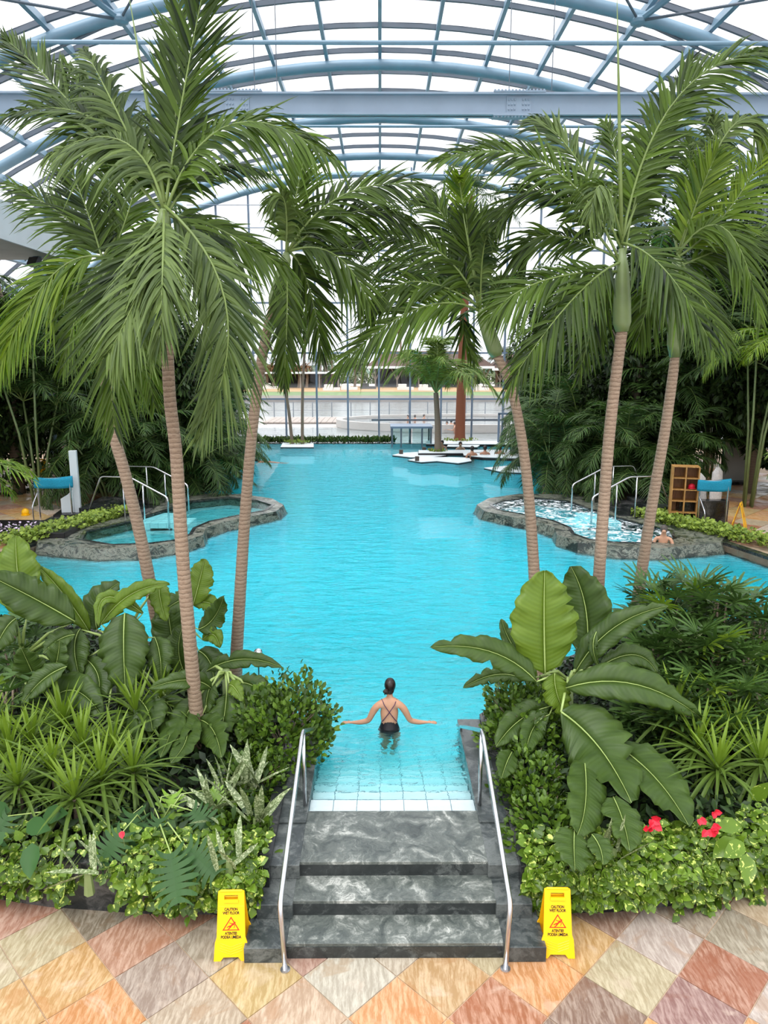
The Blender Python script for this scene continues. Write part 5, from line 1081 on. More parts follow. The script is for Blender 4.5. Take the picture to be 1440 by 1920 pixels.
def text_mesh(s, size, mat, parent, loc, rot):
    c = bpy.data.curves.new('lettering', 'FONT'); c.body = s; c.size = size; c.align_x = 'CENTER'; c.align_y = 'CENTER'; c.extrude = .0006; c.space_character = .92; c.offset = size*.032; c.resolution_u = 3
    o = bpy.data.objects.new('lettering', c); C.objects.link(o); dg = bpy.context.evaluated_depsgraph_get(); me = bpy.data.meshes.new_from_object(o.evaluated_get(dg)); bpy.data.objects.remove(o)
    me.materials.clear(); me.name = 'lettering'; ob = link('lettering', me, mat, parent, loc, rot); ob.scale = (.78, 1, 1); return ob
def sign(label, loc, rz, detail=True, grp=None, sc=1.0):
    t = thing('wet_floor_sign', label, 'sign', loc, rz, grp); t.scale = (sc,)*3
    H_, wb_, wt, sp_ = .62, .31, .235, .15                       # board height, widths, spread of the feet
    for s in (-1, 1):
        b = bpy.data.objects.new('board', None); ang = math.atan2(sp_, .6)
        # outline in board plane (x, z), thin in y
        bl = [(-wb_/2, 0), (-wb_/2+.062, 0), (-wb_/2+.088, .034), (wb_/2-.088, .034), (wb_/2-.062, 0), (wb_/2, 0), (wb_/2-.01, .165), (wt/2+.012, .21), (wt/2, H_-.01), (wt/2-.012, H_), (-wt/2+.012, H_), (-wt/2, H_-.01), (-wt/2-.012, .21), (-wb_/2+.01, .165)]
        m = MB(); th = .012
        hx, z0, z1 = .062, H_-.075, H_-.038
        out = bl; n = len(out)
        hole = [(-hx, z0), (hx, z0), (hx, z1), (-hx, z1)]
        import bmesh
        bm = bmesh.new(); vs = [bm.verts.new((px, 0, pz)) for px, pz in out]; hs = [bm.verts.new((px, 0, pz)) for px, pz in hole]
        es = [bm.edges.new((vs[i], vs[(i+1) % n])) for i in range(n)]+[bm.edges.new((hs[i], hs[(i+1) % 4])) for i in range(4)]
        bmesh.ops.triangle_fill(bm, edges=es, use_beauty=True); me = bpy.data.meshes.new('board'); bm.to_mesh(me); bm.free()
        o = link('board', me, 'yellow', t, (0, s*sp_, 0), (s*ang, 0, 0)); sd = o.modifiers.new('thickness', 'SOLIDIFY'); sd.thickness = th; sd.offset = 0
        if s < 0:
            f = -.0075
            put('raised_panel', MB().add([(-.128, f, .19), (.128, f, .19), (.113, f, .485), (-.113, f, .485), (-.131, -.004, .187), (.131, -.004, .187), (.116, -.004, .488), (-.116, -.004, .488)], [(0, 1, 2, 3), (4, 5, 1, 0), (5, 6, 2, 1), (6, 7, 3, 2), (7, 4, 0, 3)]), 'yellow', o)
            put('grip_lip', MB().box(-.066, .066, -.018, 0, z0-.026, z0), 'yellow', o)
            for q in range(5): put('chevron_rib', MB().tube([(-.10+.0*q, -.007, .160-.022*q), (0, -.007, .105-.022*q+.02), (.10, -.007, .160-.022*q)], .0028, 4), 'yellow', o) if q < 4 else None
            if detail:
                R90 = (PI/2, 0, 0)
                text_mesh('CAUTION', .036, 'black_ink', o, (0, -.0085, .458), R90); text_mesh('WET FLOOR', .036, 'black_ink', o, (0, -.0085, .425), R90)
                text_mesh('ATENTIE!', .036, 'black_ink', o, (0, -.0085, .245), R90); text_mesh('PODEA UMEDA', .036, 'black_ink', o, (0, -.0085, .212), R90)
            tr = [(-.078, .272), (.078, .272), (0, .395)]; cx, cz = 0, .313
            ti = [(cx+(a-cx)*.80, cz+(b2-cz)*.80) for a, b2 in tr]
            v = [(a, -.0088, b2) for a, b2 in tr]+[(a, -.0088, b2) for a, b2 in ti]
            put('warning_triangle', MB().add(v, [(0, 1, 4, 3), (1, 2, 5, 4), (2, 0, 3, 5)]), 'red_ink', o)
            cx, cz, k = 0, .306, .072
            fg = MB().tube([(cx+.026, -.0088, cz+.028), (cx+.0, -.0088, cz+.006)], [.009, .007], 6).tube([(cx, -.0088, cz+.006), (cx-.02, -.0088, cz+.002), (cx-.038, -.0088, cz-.008)], [.007, .0055, .0035], 6).tube([(cx, -.0088, cz+.004), (cx-.014, -.0088, cz-.014), (cx-.03, -.0088, cz-.026)], [.007, .0055, .0035], 6)
            fg.tube([(cx+.02, -.0088, cz+.026), (cx-.002, -.0088, cz+.028), (cx-.016, -.0088, cz+.036)], [.004, .0035, .003], 6).tube([(cx+.026, -.0088, cz+.022), (cx+.032, -.0088, cz+.004), (cx+.026, -.0088, cz-.014)], [.004, .0035, .003], 6).ball((cx+.034, -.0088, cz+.036), .0075, 8, 6)
            fo = put('slipping_figure', fg, 'red_ink', o); fo.scale = (1, .12, 1); fo.location.y = -.0078
    put('hinge', MB().tube([(-wt/2+.02, 0, H_-.02), (wt/2-.02, 0, H_-.02)], .012, 8), 'yellow', t)
    return t
pl_ = az(433, 1800, 0); sign('yellow wet floor sign standing left of the marble steps', (pl_.x, pl_.y+.14, 0), .02)
pr_ = az(1046, 1795, 0); sign('yellow wet floor sign standing right of the marble steps', (pr_.x, pr_.y+.14, 0), -.02)
pp = az(1385, 990, .62); sign('yellow wet floor sign on the right deck, seen side on', (pp.x, pp.y, .62), .95, False, sc=1.25)
pp = az(81, 893, .62); sign('yellow wet floor sign far back on the left deck', (pp.x, pp.y, .62), .5, False, sc=1.2)

# ================================================================ PEOPLE
def loft(secs, nn=18):
    v = [(cx+rx*math.cos(2*PI*i/nn), cy+ry*math.sin(2*PI*i/nn), z) for z, cx, cy, rx, ry in secs for i in range(nn)]; m = len(secs)
    return MB().add(v, [(j*nn+i, (j+1)*nn+i, (j+1)*nn+(i+1) % nn, j*nn+(i+1) % nn) for j in range(m-1) for i in range(nn)]+[tuple((m-1)*nn+i for i in range(nn))[::-1]])
def skin_obj(name, nodes, edges, mat, parent, root, sub=2):
    ks = list(nodes); me = bpy.data.meshes.new(name); me.from_pydata([nodes[k][0] for k in ks], [(ks.index(a), ks.index(b)) for a, b in edges], [])
    o = link(name, me, mat, parent); md = o.modifiers.new('skin', 'SKIN'); md.use_smooth_shade = True; md.branch_smoothing = .6
    sv = me.skin_vertices[0].data if me.skin_vertices else None
    if sv is None:
        bpy.context.view_layer.objects.active = o; sv = me.skin_vertices[0].data
    for i, k in enumerate(ks):
        r = nodes[k][1]; sv[i].radius = r if isinstance(r, tuple) else (r, r); sv[i].use_root = (k == root)
    ss = o.modifiers.new('smooth', 'SUBSURF'); ss.levels = sub; ss.render_levels = sub
    dg = bpy.context.evaluated_depsgraph_get(); m2 = bpy.data.meshes.new_from_object(o.evaluated_get(dg)); o.modifiers.clear(); o.data = m2; m2.name = name
    if not m2.materials: m2.materials.append(M[mat])
    return o
wx, wy = az(730, 1366, WZ).x, az(730, 1366, WZ).y+.05
wm = thing('person', 'woman in a dark crossed back swimsuit wading waist deep, arms spread, hair in a bun', 'person', (wx, wy, WZ)); wm.scale = (.9, .9, .9)
n = {'pelvis': ((0, 0, -.06), (.185, .135)), 'waist': ((0, .005, .09), (.138, .10)), 'rib': ((0, .01, .22), (.16, .11)), 'chest': ((0, .015, .33), (.172, .11)), 'upper': ((0, .015, .41), (.125, .085)), 'neck': ((0, .01, .475), (.052, .052)), 'neck2': ((.004, .015, .53), (.05, .05)),
     'jaw': ((.008, .045, .575), (.058, .066)), 'head': ((.01, .035, .64), (.074, .088)), 'crown': ((.01, .03, .71), (.062, .074)), 'nose': ((.012, .135, .625), (.012, .014))}
e_ = [('pelvis', 'waist'), ('waist', 'rib'), ('rib', 'chest'), ('chest', 'upper'), ('upper', 'neck'), ('neck', 'neck2'), ('neck2', 'jaw'), ('jaw', 'head'), ('head', 'crown'), ('head', 'nose')]
for s, nm in ((-1, 'l'), (1, 'r')):
    n['sh'+nm] = ((s*.165, .01, .375), (.072, .066)); n['el'+nm] = ((s*.315, .03, .085), (.049, .046)); n['fa'+nm] = ((s*.45, .055, .045), (.041, .038)); n['wr'+nm] = ((s*.56, .075, .035), (.027, .022)); n['pa'+nm] = ((s*.615, .085, .03), (.030, .013))
    n['ua'+nm] = ((s*.25, .015, .235), (.060, .056))
    e_ += [('upper', 'sh'+nm), ('sh'+nm, 'ua'+nm), ('ua'+nm, 'el'+nm), ('el'+nm, 'fa'+nm), ('fa'+nm, 'wr'+nm), ('wr'+nm, 'pa'+nm)]
    for k, (dy, ln) in enumerate(((-.028, .066), (-.009, .078), (.010, .074), (.028, .058))):
        n['k%d%s' % (k, nm)] = ((s*.655, .085+dy, .03), .0095); n['f%d%s' % (k, nm)] = ((s*(.655+ln*.55), .087+dy*1.25, .026), .0085); n['g%d%s' % (k, nm)] = ((s*(.655+ln), .09+dy*1.4, .018), .007)
        e_ += [('pa'+nm, 'k%d%s' % (k, nm)), ('k%d%s' % (k, nm), 'f%d%s' % (k, nm)), ('f%d%s' % (k, nm), 'g%d%s' % (k, nm))]
    n['t0'+nm] = ((s*.60, .125, .028), .011); n['t1'+nm] = ((s*.635, .148, .022), .009); e_ += [('pa'+nm, 't0'+nm), ('t0'+nm, 't1'+nm)]
    n['hip'+nm] = ((s*.085, .0, -.14), (.10, .105)); n['th'+nm] = ((s*.085, .02, -.33), (.078, .08)); n['kn'+nm] = ((s*.07, .05, -.52), (.052, .055)); n['ca'+nm] = ((s*.07, .02, -.66), (.05, .054)); n['an'+nm] = ((s*.07, .0, -.86), (.033, .034)); n['to'+nm] = ((s*.08, .15, -.91), (.036, .022))
    e_ += [('pelvis', 'hip'+nm), ('hip'+nm, 'th'+nm), ('th'+nm, 'kn'+nm), ('kn'+nm, 'ca'+nm), ('ca'+nm, 'an'+nm), ('an'+nm, 'to'+nm)]
skin_obj('body', n, e_, 'skin', wm, 'pelvis')
put('swimsuit', loft([(.115, 0, .004, .118, .088), (.06, 0, .004, .128, .10), (0, 0, 0, .150, .122), (-.07, 0, 0, .168, .135), (-.12, 0, 0, .160, .135), (-.17, 0, 0, .120, .125), (-.24, 0, 0, .05, .10)]), 'swim_black', wm, True)
def back_y(x, z): return -(.088+.006*math.sin((z-.1)*8))*math.sqrt(max(.1, 1-(x/.165)**2))-.0
for s in (-1, 1):
    pts = [(s*.115, .02, .445), (s*.092, -.055, .425)]+[(s*(.08-.19*t_), back_y(s*(.08-.19*t_), .40-.28*t_)-.004, .40-.28*t_) for t_ in [i/8 for i in range(9)]]
    put('strap', MB().tube(pts, .0058, 6), 'swim_purple', wm, True)
put('hair', MB().ball((.01, .012, .672), .1, 18, 12, (.86, 1.0, 1.12)).ball((.01, -.012, .60), .075, 14, 9, (.85, .85, .9)), 'hair', wm, True)
bun = MB(); 
for k in range(7): a = k*.9; bun.ball((-.052+.022*math.cos(a), -.075+.01*math.sin(a*2), .605+.022*math.sin(a)), .024, 8, 6)
bun.ball((-.05, -.07, .605), .038, 10, 8); bun.tube([(-.055, -.08, .59), (-.075, -.085, .565), (-.06, -.08, .54)], [.008, .006, .002], 5)
put('hair_bun', bun, 'hair', wm, True)
put('bracelet', MB().tube([(-.535+.006*math.cos(a), .072+.024*math.sin(a), .036+.023*math.cos(a)) for a in [i*PI/6 for i in range(13)]], .004, 5), 'black_metal', wm)

def bather(label, px, py, z, rz, hairm='hair', sk='skin_tan', suit=None, sc=1.0, low=0.0, grp=None):
    """person in water up to the chest; arms bent to the front"""
    p = az(px, py, z); t = thing('person', label, 'person', (p.x, p.y, z), rz, grp); t.scale = (sc,)*3; d = -low
    n = {'pelvis': ((0, 0, -.22+d), (.15, .11)), 'waist': ((0, 0, -.05+d), (.135, .10)), 'chest': ((0, 0, .16+d), (.165, .105)), 'upper': ((0, .0, .27+d), (.11, .08)), 'neck': ((0, .01, .33+d), (.066, .066)), 'jaw': ((0, .04, .395+d), (.076, .082)), 'head': ((0, .03, .46+d), (.09, .10)), 'crown': ((0, .025, .53+d), (.07, .082)), 'nose': ((0, .14, .445+d), .014)}
    e_ = [('pelvis', 'waist'), ('waist', 'chest'), ('chest', 'upper'), ('upper', 'neck'), ('neck', 'jaw'), ('jaw', 'head'), ('head', 'crown'), ('head', 'nose')]
    for s, q in ((-1, 'l'), (1, 'r')):
        n['s'+q] = ((s*.19, .0, .235+d), (.062, .056)); n['e'+q] = ((s*.27, .10, .0+d), (.045, .042)); n['w'+q] = ((s*.14, .30, .02+d), (.028, .024)); n['h'+q] = ((s*.09, .37, .02+d), (.036, .018))
        n['j'+q] = ((s*.095, 0, -.32+d), (.09, .09)); n['k'+q] = ((s*.11, .12, -.70), (.06, .06)); n['a'+q] = ((s*.11, .02, -1.1), (.04, .04))
        e_ += [('upper', 's'+q), ('s'+q, 'e'+q), ('e'+q, 'w'+q), ('w'+q, 'h'+q), ('pelvis', 'j'+q), ('j'+q, 'k'+q), ('k'+q, 'a'+q)]
        for k in range(4): n['f%d%s' % (k, q)] = ((s*(.09-.0), .43+.01*(k % 2), .02+d+.0*k), .011); n['f%d%s' % (k, q)] = ((s*(.06+.02*k), .435, .015+d), .010); e_.append(('h'+q, 'f%d%s' % (k, q)))
    skin_obj('body', n, e_, sk, t, 'pelvis', 1)
    put('hair', MB().ball((0, .002, .49+d), .108, 12, 8, (.88, .98, 1.1)), hairm, t, True)
    if suit: put('swimsuit', loft([(.17+d, 0, 0, .16, .10), (.05+d, 0, 0, .15, .105), (-.1+d, 0, 0, .15, .11), (-.3+d, 0, 0, .17, .12), (-.4+d, 0, 0, .12, .1)]), suit, t, True)
    return t
bather('short haired man sitting in the bubbling right tub', 1243, 1018, .67, PI*.9, 'hair_grey', 'skin', None, 1.0, .12)
bather('man at the pool bar, broad bare back, leftmost of the four', 885, 861, WZ, .15, 'hair', 'skin_tan', None, 1.15)
bather('woman in dark swimsuit at the pool bar, second of the four', 909, 859, WZ, -.1, 'hair', 'skin_tan', 'swim_black', 1.1)
bather('woman with tied dark hair at the pool bar, third of the four', 937, 858, WZ, -.3, 'hair', 'skin_tan', None, 1.05)
bather('person low in the water at the pool bar, rightmost of the four', 959, 861, WZ, .2, 'hair', 'skin', None, 1.05, .15)
bather('person behind the bar island right of the coconut palm trunk', 829, 843, WZ, 2.8, 'hair', 'skin_tan', None, 1.1, .1)
bather('person behind the bar slab below the tall red trunk', 863, 844, WZ, 3.2, 'hair', 'skin', None, 1.1, .15)
bather('person in purple robe standing behind the pool bar at the right', 972, 852, WZ+.1, 2.9, 'hair', 'skin_tan', 'swim_purple', 1.2, -.35)
bather('person by the rock at the right shore near the pool bar', 995, 866, WZ, 1.2, 'hair', 'skin_tan', None, 1.1, .1)
bather('person beside the right bank behind the tubs', 1021, 925, WZ, 1.4, 'hair', 'skin_tan', None, 1.0, .15)
bather('person almost hidden behind the left edge of the right banana leaf', 957, 1228, WZ, 2.0, 'hair', 'skin', 'swim_black', .95, .1)
# swimmer
p = az(482, 866, WZ); t = thing('person', 'swimmer face down far out on the left, back breaking the surface', 'person', (p.x, p.y, WZ), -.2)
skin_obj('body', {'hd': ((0, 0, .06), (.09, .09)), 'nk': ((.14, 0, .03), (.055, .055)), 'ch': ((.30, 0, .0), (.15, .10)), 'wa': ((.62, 0, -.02), (.13, .09)), 'hp': ((.85, 0, -.03), (.15, .1)), 'k1': ((1.25, .1, -.08), .065), 'a1': ((1.65, .12, -.1), .04), 'k2': ((1.25, -.1, -.08), .065), 'a2': ((1.65, -.12, -.1), .04), 'e1': ((.2, .4, -.02), .045), 'h1': ((-.05, .55, -.05), .03), 'e2': ((.2, -.4, -.02), .045), 'h2': ((-.05, -.55, -.05), .03)},
         [('hd', 'nk'), ('nk', 'ch'), ('ch', 'wa'), ('wa', 'hp'), ('hp', 'k1'), ('k1', 'a1'), ('hp', 'k2'), ('k2', 'a2'), ('ch', 'e1'), ('e1', 'h1'), ('ch', 'e2'), ('e2', 'h2')], 'skin_tan', t, 'ch', 1)
put('hair', MB().ball((-.02, 0, .10), .095, 10, 7), 'hair', t, True)

# ================================================================ TUB STEPS, RAILS, DECK OBJECTS
for s, w in ((-1, 'left'), (1, 'right')):
    o = thing('tub_steps', 'dark marble steps leading down to the %s tubs' % w, 'steps', (s*8.2, 23.4, .6)); 
    for k in range(3): bevel(put('step', MB().box(*sorted((s*(.9-.38*k)-s*.0, s*(-.9))), -1.0-.0*k, 1.0, 0+.13*(2-k)*0+.13*k*0+.0, .12*(3-k)) if False else MB().box(*sorted((s*(-.9+.45*k), s*1.0)), -1.0, 1.0, .12*k, .12*(k+1)), 'marble_black', o), .01)
    for q, (y0, y1) in enumerate(((22.05, 22.3), (24.35, 24.4))):
        hr = thing('handrail', 'steel tub handrail on the %s side, %s' % (w, ['nearer the camera', 'farther from the camera'][q]), 'handrail', (s*7.2, y0, .6))
        P = [(s*-1.0, -.6+q*.0, -.1), (s*-1.0, -.6, .85), (s*.25, 0, 1.35), (s*1.2, .2, 1.35), (s*1.75, .3, .1)]
        put('rail', MB().tube(arc_path(P, .12), .028, 8), 'steel', hr, True)
        for x_, y_, z_ in ((-.15, -.15, 1.18), (.5, .05, 1.33)): put('post', MB().tube([(s*x_, y_, -.1), (s*x_, y_, z_)], .024, 8), 'steel', hr, True)
# wooden shelf with ten cubbies
pb = az(1278, 980, .62); sh = thing('cubby_shelf', 'tall honey coloured wooden shelf with ten open cubbies on the right deck', 'shelf', (pb.x, pb.y, .62), -.28)
W_, H_, D_ = .62, 1.62, .38
for x_ in (-W_/2, 0, W_/2): put('side_panel' if x_ else 'divider', MB().box(x_-.015, x_+.015, -D_/2, D_/2, 0, H_), 'wood', sh)
for k in range(6): put('shelf_board', MB().box(-W_/2, W_/2, -D_/2+.003, D_/2, k*H_/5-.012+(.012 if k == 0 else 0), k*H_/5+.012), 'wood', sh)
put('back_panel', MB().box(-W_/2, W_/2, D_/2-.01, D_/2, 0, H_), 'wood_in', sh); put('side_cladding', MB().box(-W_/2-.03, -W_/2, -D_/2, D_/2, 0, H_+.012), 'wood', sh)
sh.scale = (1.15, 1.15, 1.05)
pk = Vector((pb.x+.17, pb.y-.1, .62+H_*.6+.05)); rb = thing('swim_cap', 'bright red cap lying in a cubby of the wooden shelf', 'cap', pk); 
put('bowl', MB().ball((0, 0, .09), .10, 12, 8, (1, .9, .9)), 'red', rb, True); put('brim', MB().ball((0, -.02, .04), .13, 12, 4, (1, .9, .12)), 'red', rb, True)
def towel_stand(label_t, label_s, x, y, z, w_, rz, h=1.25):
    st_ = thing('rail_stand', label_s, 'stand', (x, y, z), rz)
    put('crossbar', MB().tube([(-w_/2, 0, h), (w_/2, 0, h)], .02, 8), 'steel', st_)
    for q in (-w_*.42, w_*.42): put('post', MB().tube([(q, 0, 0), (q, 0, h)], .028, 8), 'steel', st_)
    put('grab_rail', MB().tube(arc_path([(-w_*.42, -.5, 0), (-w_*.42, -.5, .5), (-w_*.42, 0, .85)], .1), .02, 8), 'steel', st_)
    tw = thing('towel', label_t, 'towel', (x, y, z), rz); m = MB(); nx, nz_ = 14, 9; v = []
    for i in range(nx+1):
        fx = i/nx; sag = -.05*math.sin(PI*fx); xx = -w_/2+w_*fx
        for j in range(nz_+1):
            u = (j/nz_-.5)*2; a = abs(u); yy = math.copysign(min(a*6, 1)*.035+.02*math.sin(fx*11)*a, u); zz = h+.03-(.36*max(0, a-.12))+sag*.6+(.04*fx if u > 0 else 0)
            v.append((xx, yy, zz))
    o = put('cloth', m.add(v, [(i*(nz_+1)+j, (i+1)*(nz_+1)+j, (i+1)*(nz_+1)+j+1, i*(nz_+1)+j+1) for i in range(nx) for j in range(nz_)]), 'towel', tw, True); sd = o.modifiers.new('thickness', 'SOLIDIFY'); sd.thickness = .014
    return st_
p = az(1336, 985, .62); towel_stand('turquoise towel hung over the bar right of the wooden shelf', 'steel bar stand right of the wooden shelf', p.x-.05, p.y, .62, .95, -.05, 1.32)
p = az(104, 975, .62); towel_stand('turquoise towel hung over the bar beside the white post', 'steel bar stand beside the white post', p.x-.05, p.y+.2, .62, 1.15, .05, 1.25)
p = az(1328, 985, .62); bevel(put('marble_block', MB().box(-.75, .72, 0, .35, 0, .66), 'marble_black', loc=(p.x, p.y+.35, .62)), .01); bl_ = bpy.data.objects['marble_block']; tag(bl_, 'black marble block behind the towel stand on the right deck', 'block')
for k, (q, lab) in enumerate((((1312, 975), 'white robe hanging between shelf and towel stand'), ((1347, 960), 'white robe hanging behind the right towel'), ((1278, 885), 'left white robe hanging behind the wooden shelf'), ((1290, 885), 'right white robe hanging behind the wooden shelf'))):
    z_ = .62; p = az(q[0], q[1], z_); t = thing('bathrobe', lab, 'robe', (p.x, p.y+.3, z_), k*.4); v = []; nn = 16
    for j, (zz, rr) in enumerate(((.25, .26), (.6, .24), (1.0, .20), (1.25, .17), (1.4, .05))):
        for i in range(nn): a = 2*PI*i/nn; r = rr*(1+.22*math.sin(a*4+j)); v.append((r*math.cos(a), r*.45*math.sin(a), zz+(.0 if k < 2 else .9)))
    put('cloth', MB().add(v, [(j*nn+i, j*nn+(i+1) % nn, (j+1)*nn+(i+1) % nn, (j+1)*nn+i) for j in range(4) for i in range(nn)]), 'robe', t, True)
    put('hanger_pole', MB().tube([(0, 0, 0), (0, 0, 1.5+(0 if k < 2 else .9))], .015, 6), 'steel', t)
# white post with grey body, black platforms
p = az(145, 968, .62); t = thing('white_post', 'tall white post with grey rounded cabinet beside the left towel stand', 'post', (p.x, p.y, .62), .15)
bevel(put('mast', MB().box(-.09, .13, -.08, .08, .05, 2.05), 'white_paint', t), .01); put('base_plinth', MB().box(-.6, .5, -.4, .5, -.1, .14), 'black_lac', t)
bevel(put('cabinet', MB().add([(-.42, -.14, .14), (-.05, -.14, .14), (-.05, -.14, .85), (-.22, -.14, .70), (-.42, -.14, .58), (-.42, .14, .14), (-.05, .14, .14), (-.05, .14, .85), (-.22, .14, .70), (-.42, .14, .58)], [(0, 1, 2, 3, 4), (9, 8, 7, 6, 5), (0, 5, 6, 1), (1, 6, 7, 2), (2, 7, 8, 3), (3, 8, 9, 4), (4, 9, 5, 0)]), 'white_paint', t), .02)
a, b = az(-20, 1010, .75), az(128, 975, .75)
o = put('platform', MB().box(-1.7, 1.3, -.9, .8, 0, .26), 'black_lac', loc=((a.x+b.x)/2, (a.y+b.y)/2, .58)); bevel(o, .02); tag(o, 'low black platform at the left edge beside the hedge', 'platform')
p = az(48, 966, .62); t = thing('floor_marker', 'small yellow floor marker on the left deck', 'marker', (p.x, p.y, .62)); put('body', MB().ball((0, 0, .1), .12, 10, 6, (1, .8, 1)), 'yellow', t, True); put('foot', MB().tube([(0, 0, 0), (0, 0, .04)], .13, 10), 'yellow', t)
# loungers stack rails far left, walls beyond
p = az(75, 868, .62); t = thing('bench', 'slatted bench with reddish slats far back on the left deck', 'bench', (p.x, p.y, .62), .1)
for k in range(5): put('slat', MB().box(-.9, .9, -.04+.0*k, .04, .45+.16*k, .52+.16*k), 'plank', t)
for q in (-.8, .8): put('leg', MB().box(q-.03, q+.03, -.03, .03, 0, 1.2), 'steel', t)
p = az(112, 845, .62); o = put('counter', MB().box(-1.6, 1.2, 0, .8, 0, 1.1), 'far_wall', loc=(p.x, p.y, .62)); tag(o, 'pale counter far back on the left deck', 'counter')
p = az(1375, 905, .62); t = thing('shower_column', 'grey glass shower column far back on the right deck', 'shower', (p.x, p.y, .62)); put('panel', MB().box(-.45, .45, -.05, .05, 0, 2.6), 'cream', t); put('tray', MB().box(-.6, .6, -.5, .5, 0, .1), 'marble_black', t)
p = az(1425, 915, .62)+Vector((1.2, -1.5, 0)); o = put('marble_plinth', MB().box(-.8, 1.2, 0, 1.2, 0, .4), 'marble_black', loc=(p.x, p.y, .62)); tag(o, 'black marble plinth at the right edge of the deck', 'plinth')
# chrome ball lamp behind the bananas
p = V3(484, 1224, 10.6); t = thing('globe_lamp', 'small chrome ball lamp on a thin post at the left pool edge', 'lamp', (p.x, 10.6, .4))
put('ball', MB().ball((0, 0, p.z-.4), .068, 16, 12), 'steel', t, True); put('post', MB().tube([(0, 0, 0), (0, 0, p.z-.46)], .012, 8), 'steel', t)

# ================================================================ POOL BAR ISLANDS AND GLASS ENTRANCE
def slab(label, pxs, z=.5, th=.14, mat='white_paint', legs=True):  # white top colour stands in for sky reflected on glossy dark marble
    P = [az(a, b2, z) for a, b2 in pxs]; cx = sum(q.x for q in P)/len(P); cy = sum(q.y for q in P)/len(P); poly = [(q.x-cx, q.y-cy) for q in P]
    t = thing('bar_slab', label, 'slab', (cx, cy, 0)); put('top', MB().prism(poly, z-th, z), 'tread' if mat == 'tread' else mat, t); put('edge_band', MB().prism([(a*1.01, b2*1.01) for a, b2 in poly], z-th-.02, z-.03), 'black_lac', t)
    put('base', MB().prism([(a*.8, b2*.8) for a, b2 in poly], -1.1, z-th), 'pool_tile', t); return t
slab('low slab island around the coconut palm, left part', [(736, 853), (770, 857), (812, 857), (838, 853), (840, 848), (800, 846), (752, 849)])
slab('long slab island in front of the coconut palm', [(765, 862), (790, 866), (820, 864), (860, 868), (884, 864), (880, 858), (850, 857), (815, 857), (790, 857)])
slab('slab at the right near the rocks', [(908, 877), (940, 884), (982, 886), (985, 877), (950, 873)])
slab('bar counter slab where four people lean', [(870, 853), (905, 857), (980, 859), (984, 851), (900, 848), (868, 849)], .62)
slab('long slab behind the coconut palm', [(785, 849), (960, 849), (985, 846), (960, 843), (785, 844)], .62)
slab('slab carrying the tall red palm trunk', [(838, 837), (895, 838), (902, 832), (842, 830)], .55)
slab('farthest black edged slab by the glass front', [(800, 832), (985, 833), (985, 827), (800, 826)], .6)
slab('small slab island of the two slim palms', [(526, 838), (588, 838), (588, 831), (530, 830)], .5)
for (q, w) in (((752, 851), 'left tip of the first slab'), ((782, 864), 'front slab'), ((795, 846), 'rear slab'), ((806, 848), 'slab beside the coconut trunk')):
    p = az(q[0], q[1], .5); o = put('stone_bollard', MB().tube([(0, 0, 0), (0, 0, .22)], .11, 10), 'bank', loc=(p.x, p.y, .5)); tag(o, 'short round bollard on the '+w, 'bollard')
for (q, r_, h_, w) in (((862, 829), 1.1, .12, 'foot of the tall red trunk'), ((821, 850), .5, .1, 'foot of the coconut palm'), ((556, 832), .8, .12, 'foot of the two slim palms')):
    p = az(q[0], q[1], .5); n = 160; a_ = NR.uniform(0, 6.28, n); rr = r_*NR.uniform(0, 1, n)**.5; P = np.stack([rr*np.cos(a_), rr*np.sin(a_)*.6, NR.uniform(0, h_, n)], 1)
    V, Fc, A = scatter_leaves(n, P, nrm(NR.normal(0, .6, (n, 3))+np.array([0, 0, .8])), NR.uniform(.1, .25, n), np.full(n, .5), asp=.4); o = link('grass_tuft', npmesh('grass_tuft', V, Fc, A), 'hedge', None, (p.x, p.y, .56)); o['kind'] = 'stuff'; tag(o, 'green tufts at the '+w, 'plants')
p = az(770, 833, WZ); t = thing('glass_entrance', 'small glass vestibule with double doors standing in the water at the glass front', 'vestibule', (p.x, 45.2, .3))
hw = 1.15
for x_, y_ in ((-hw, -1), (hw, -1), (-hw, 1), (hw, 1), (-.62, -1), (.62, -1), (0, 1)): put('frame_post', MB().box(x_-.05, x_+.05, y_-.05, y_+.05, -1, 1.25), 'bar_dark', t)
put('roof_plate', MB().box(-hw-.1, hw+.1, -1.1, 1.1, 1.2, 1.32), 'mullion', t)
for x0_, x1_ in ((-hw, -.62), (-.62, 0), (0, .62), (.62, hw)): put('glass_panel', MB().box(x0_+.05, x1_-.05, -1.01, -.99, -.5, 1.2), 'teal_glass', t)
for x_ in (-hw, hw): put('glass_panel', MB().box(x_-.01, x_+.01, -.95, .95, -.5, 1.2), 'teal_glass', t)
o = put('door_lintel', MB().box(-2.2, 9.0, -.06, .06, 0, .12), 'bar_dark', loc=(p.x-.2, 46.7, 1.75)); tag(o, 'dark horizontal frame rail beside and above the glass vestibule', 'frame')
p = az(960, 850, .5); t = thing('door_frame', 'grey metal door frame behind the purple robed person', 'frame', (p.x, 45.0, .3))
for x_ in (0, 1.0): put('jamb', MB().box(x_-.06, x_+.06, -.05, .05, 0, 2.0), 'mullion', t)
put('lintel', MB().box(-.06, 1.06, -.05, .05, 1.95, 2.07), 'mullion', t)
p = az(1003, 868, .55); o = put('rock', MB().ball((0, 0, 0), .75, 9, 6, (1.3, .7, .5)), 'bank', loc=(p.x, p.y, .5)); tag(o, 'brown rock at the right shore beside the pool bar', 'rock')

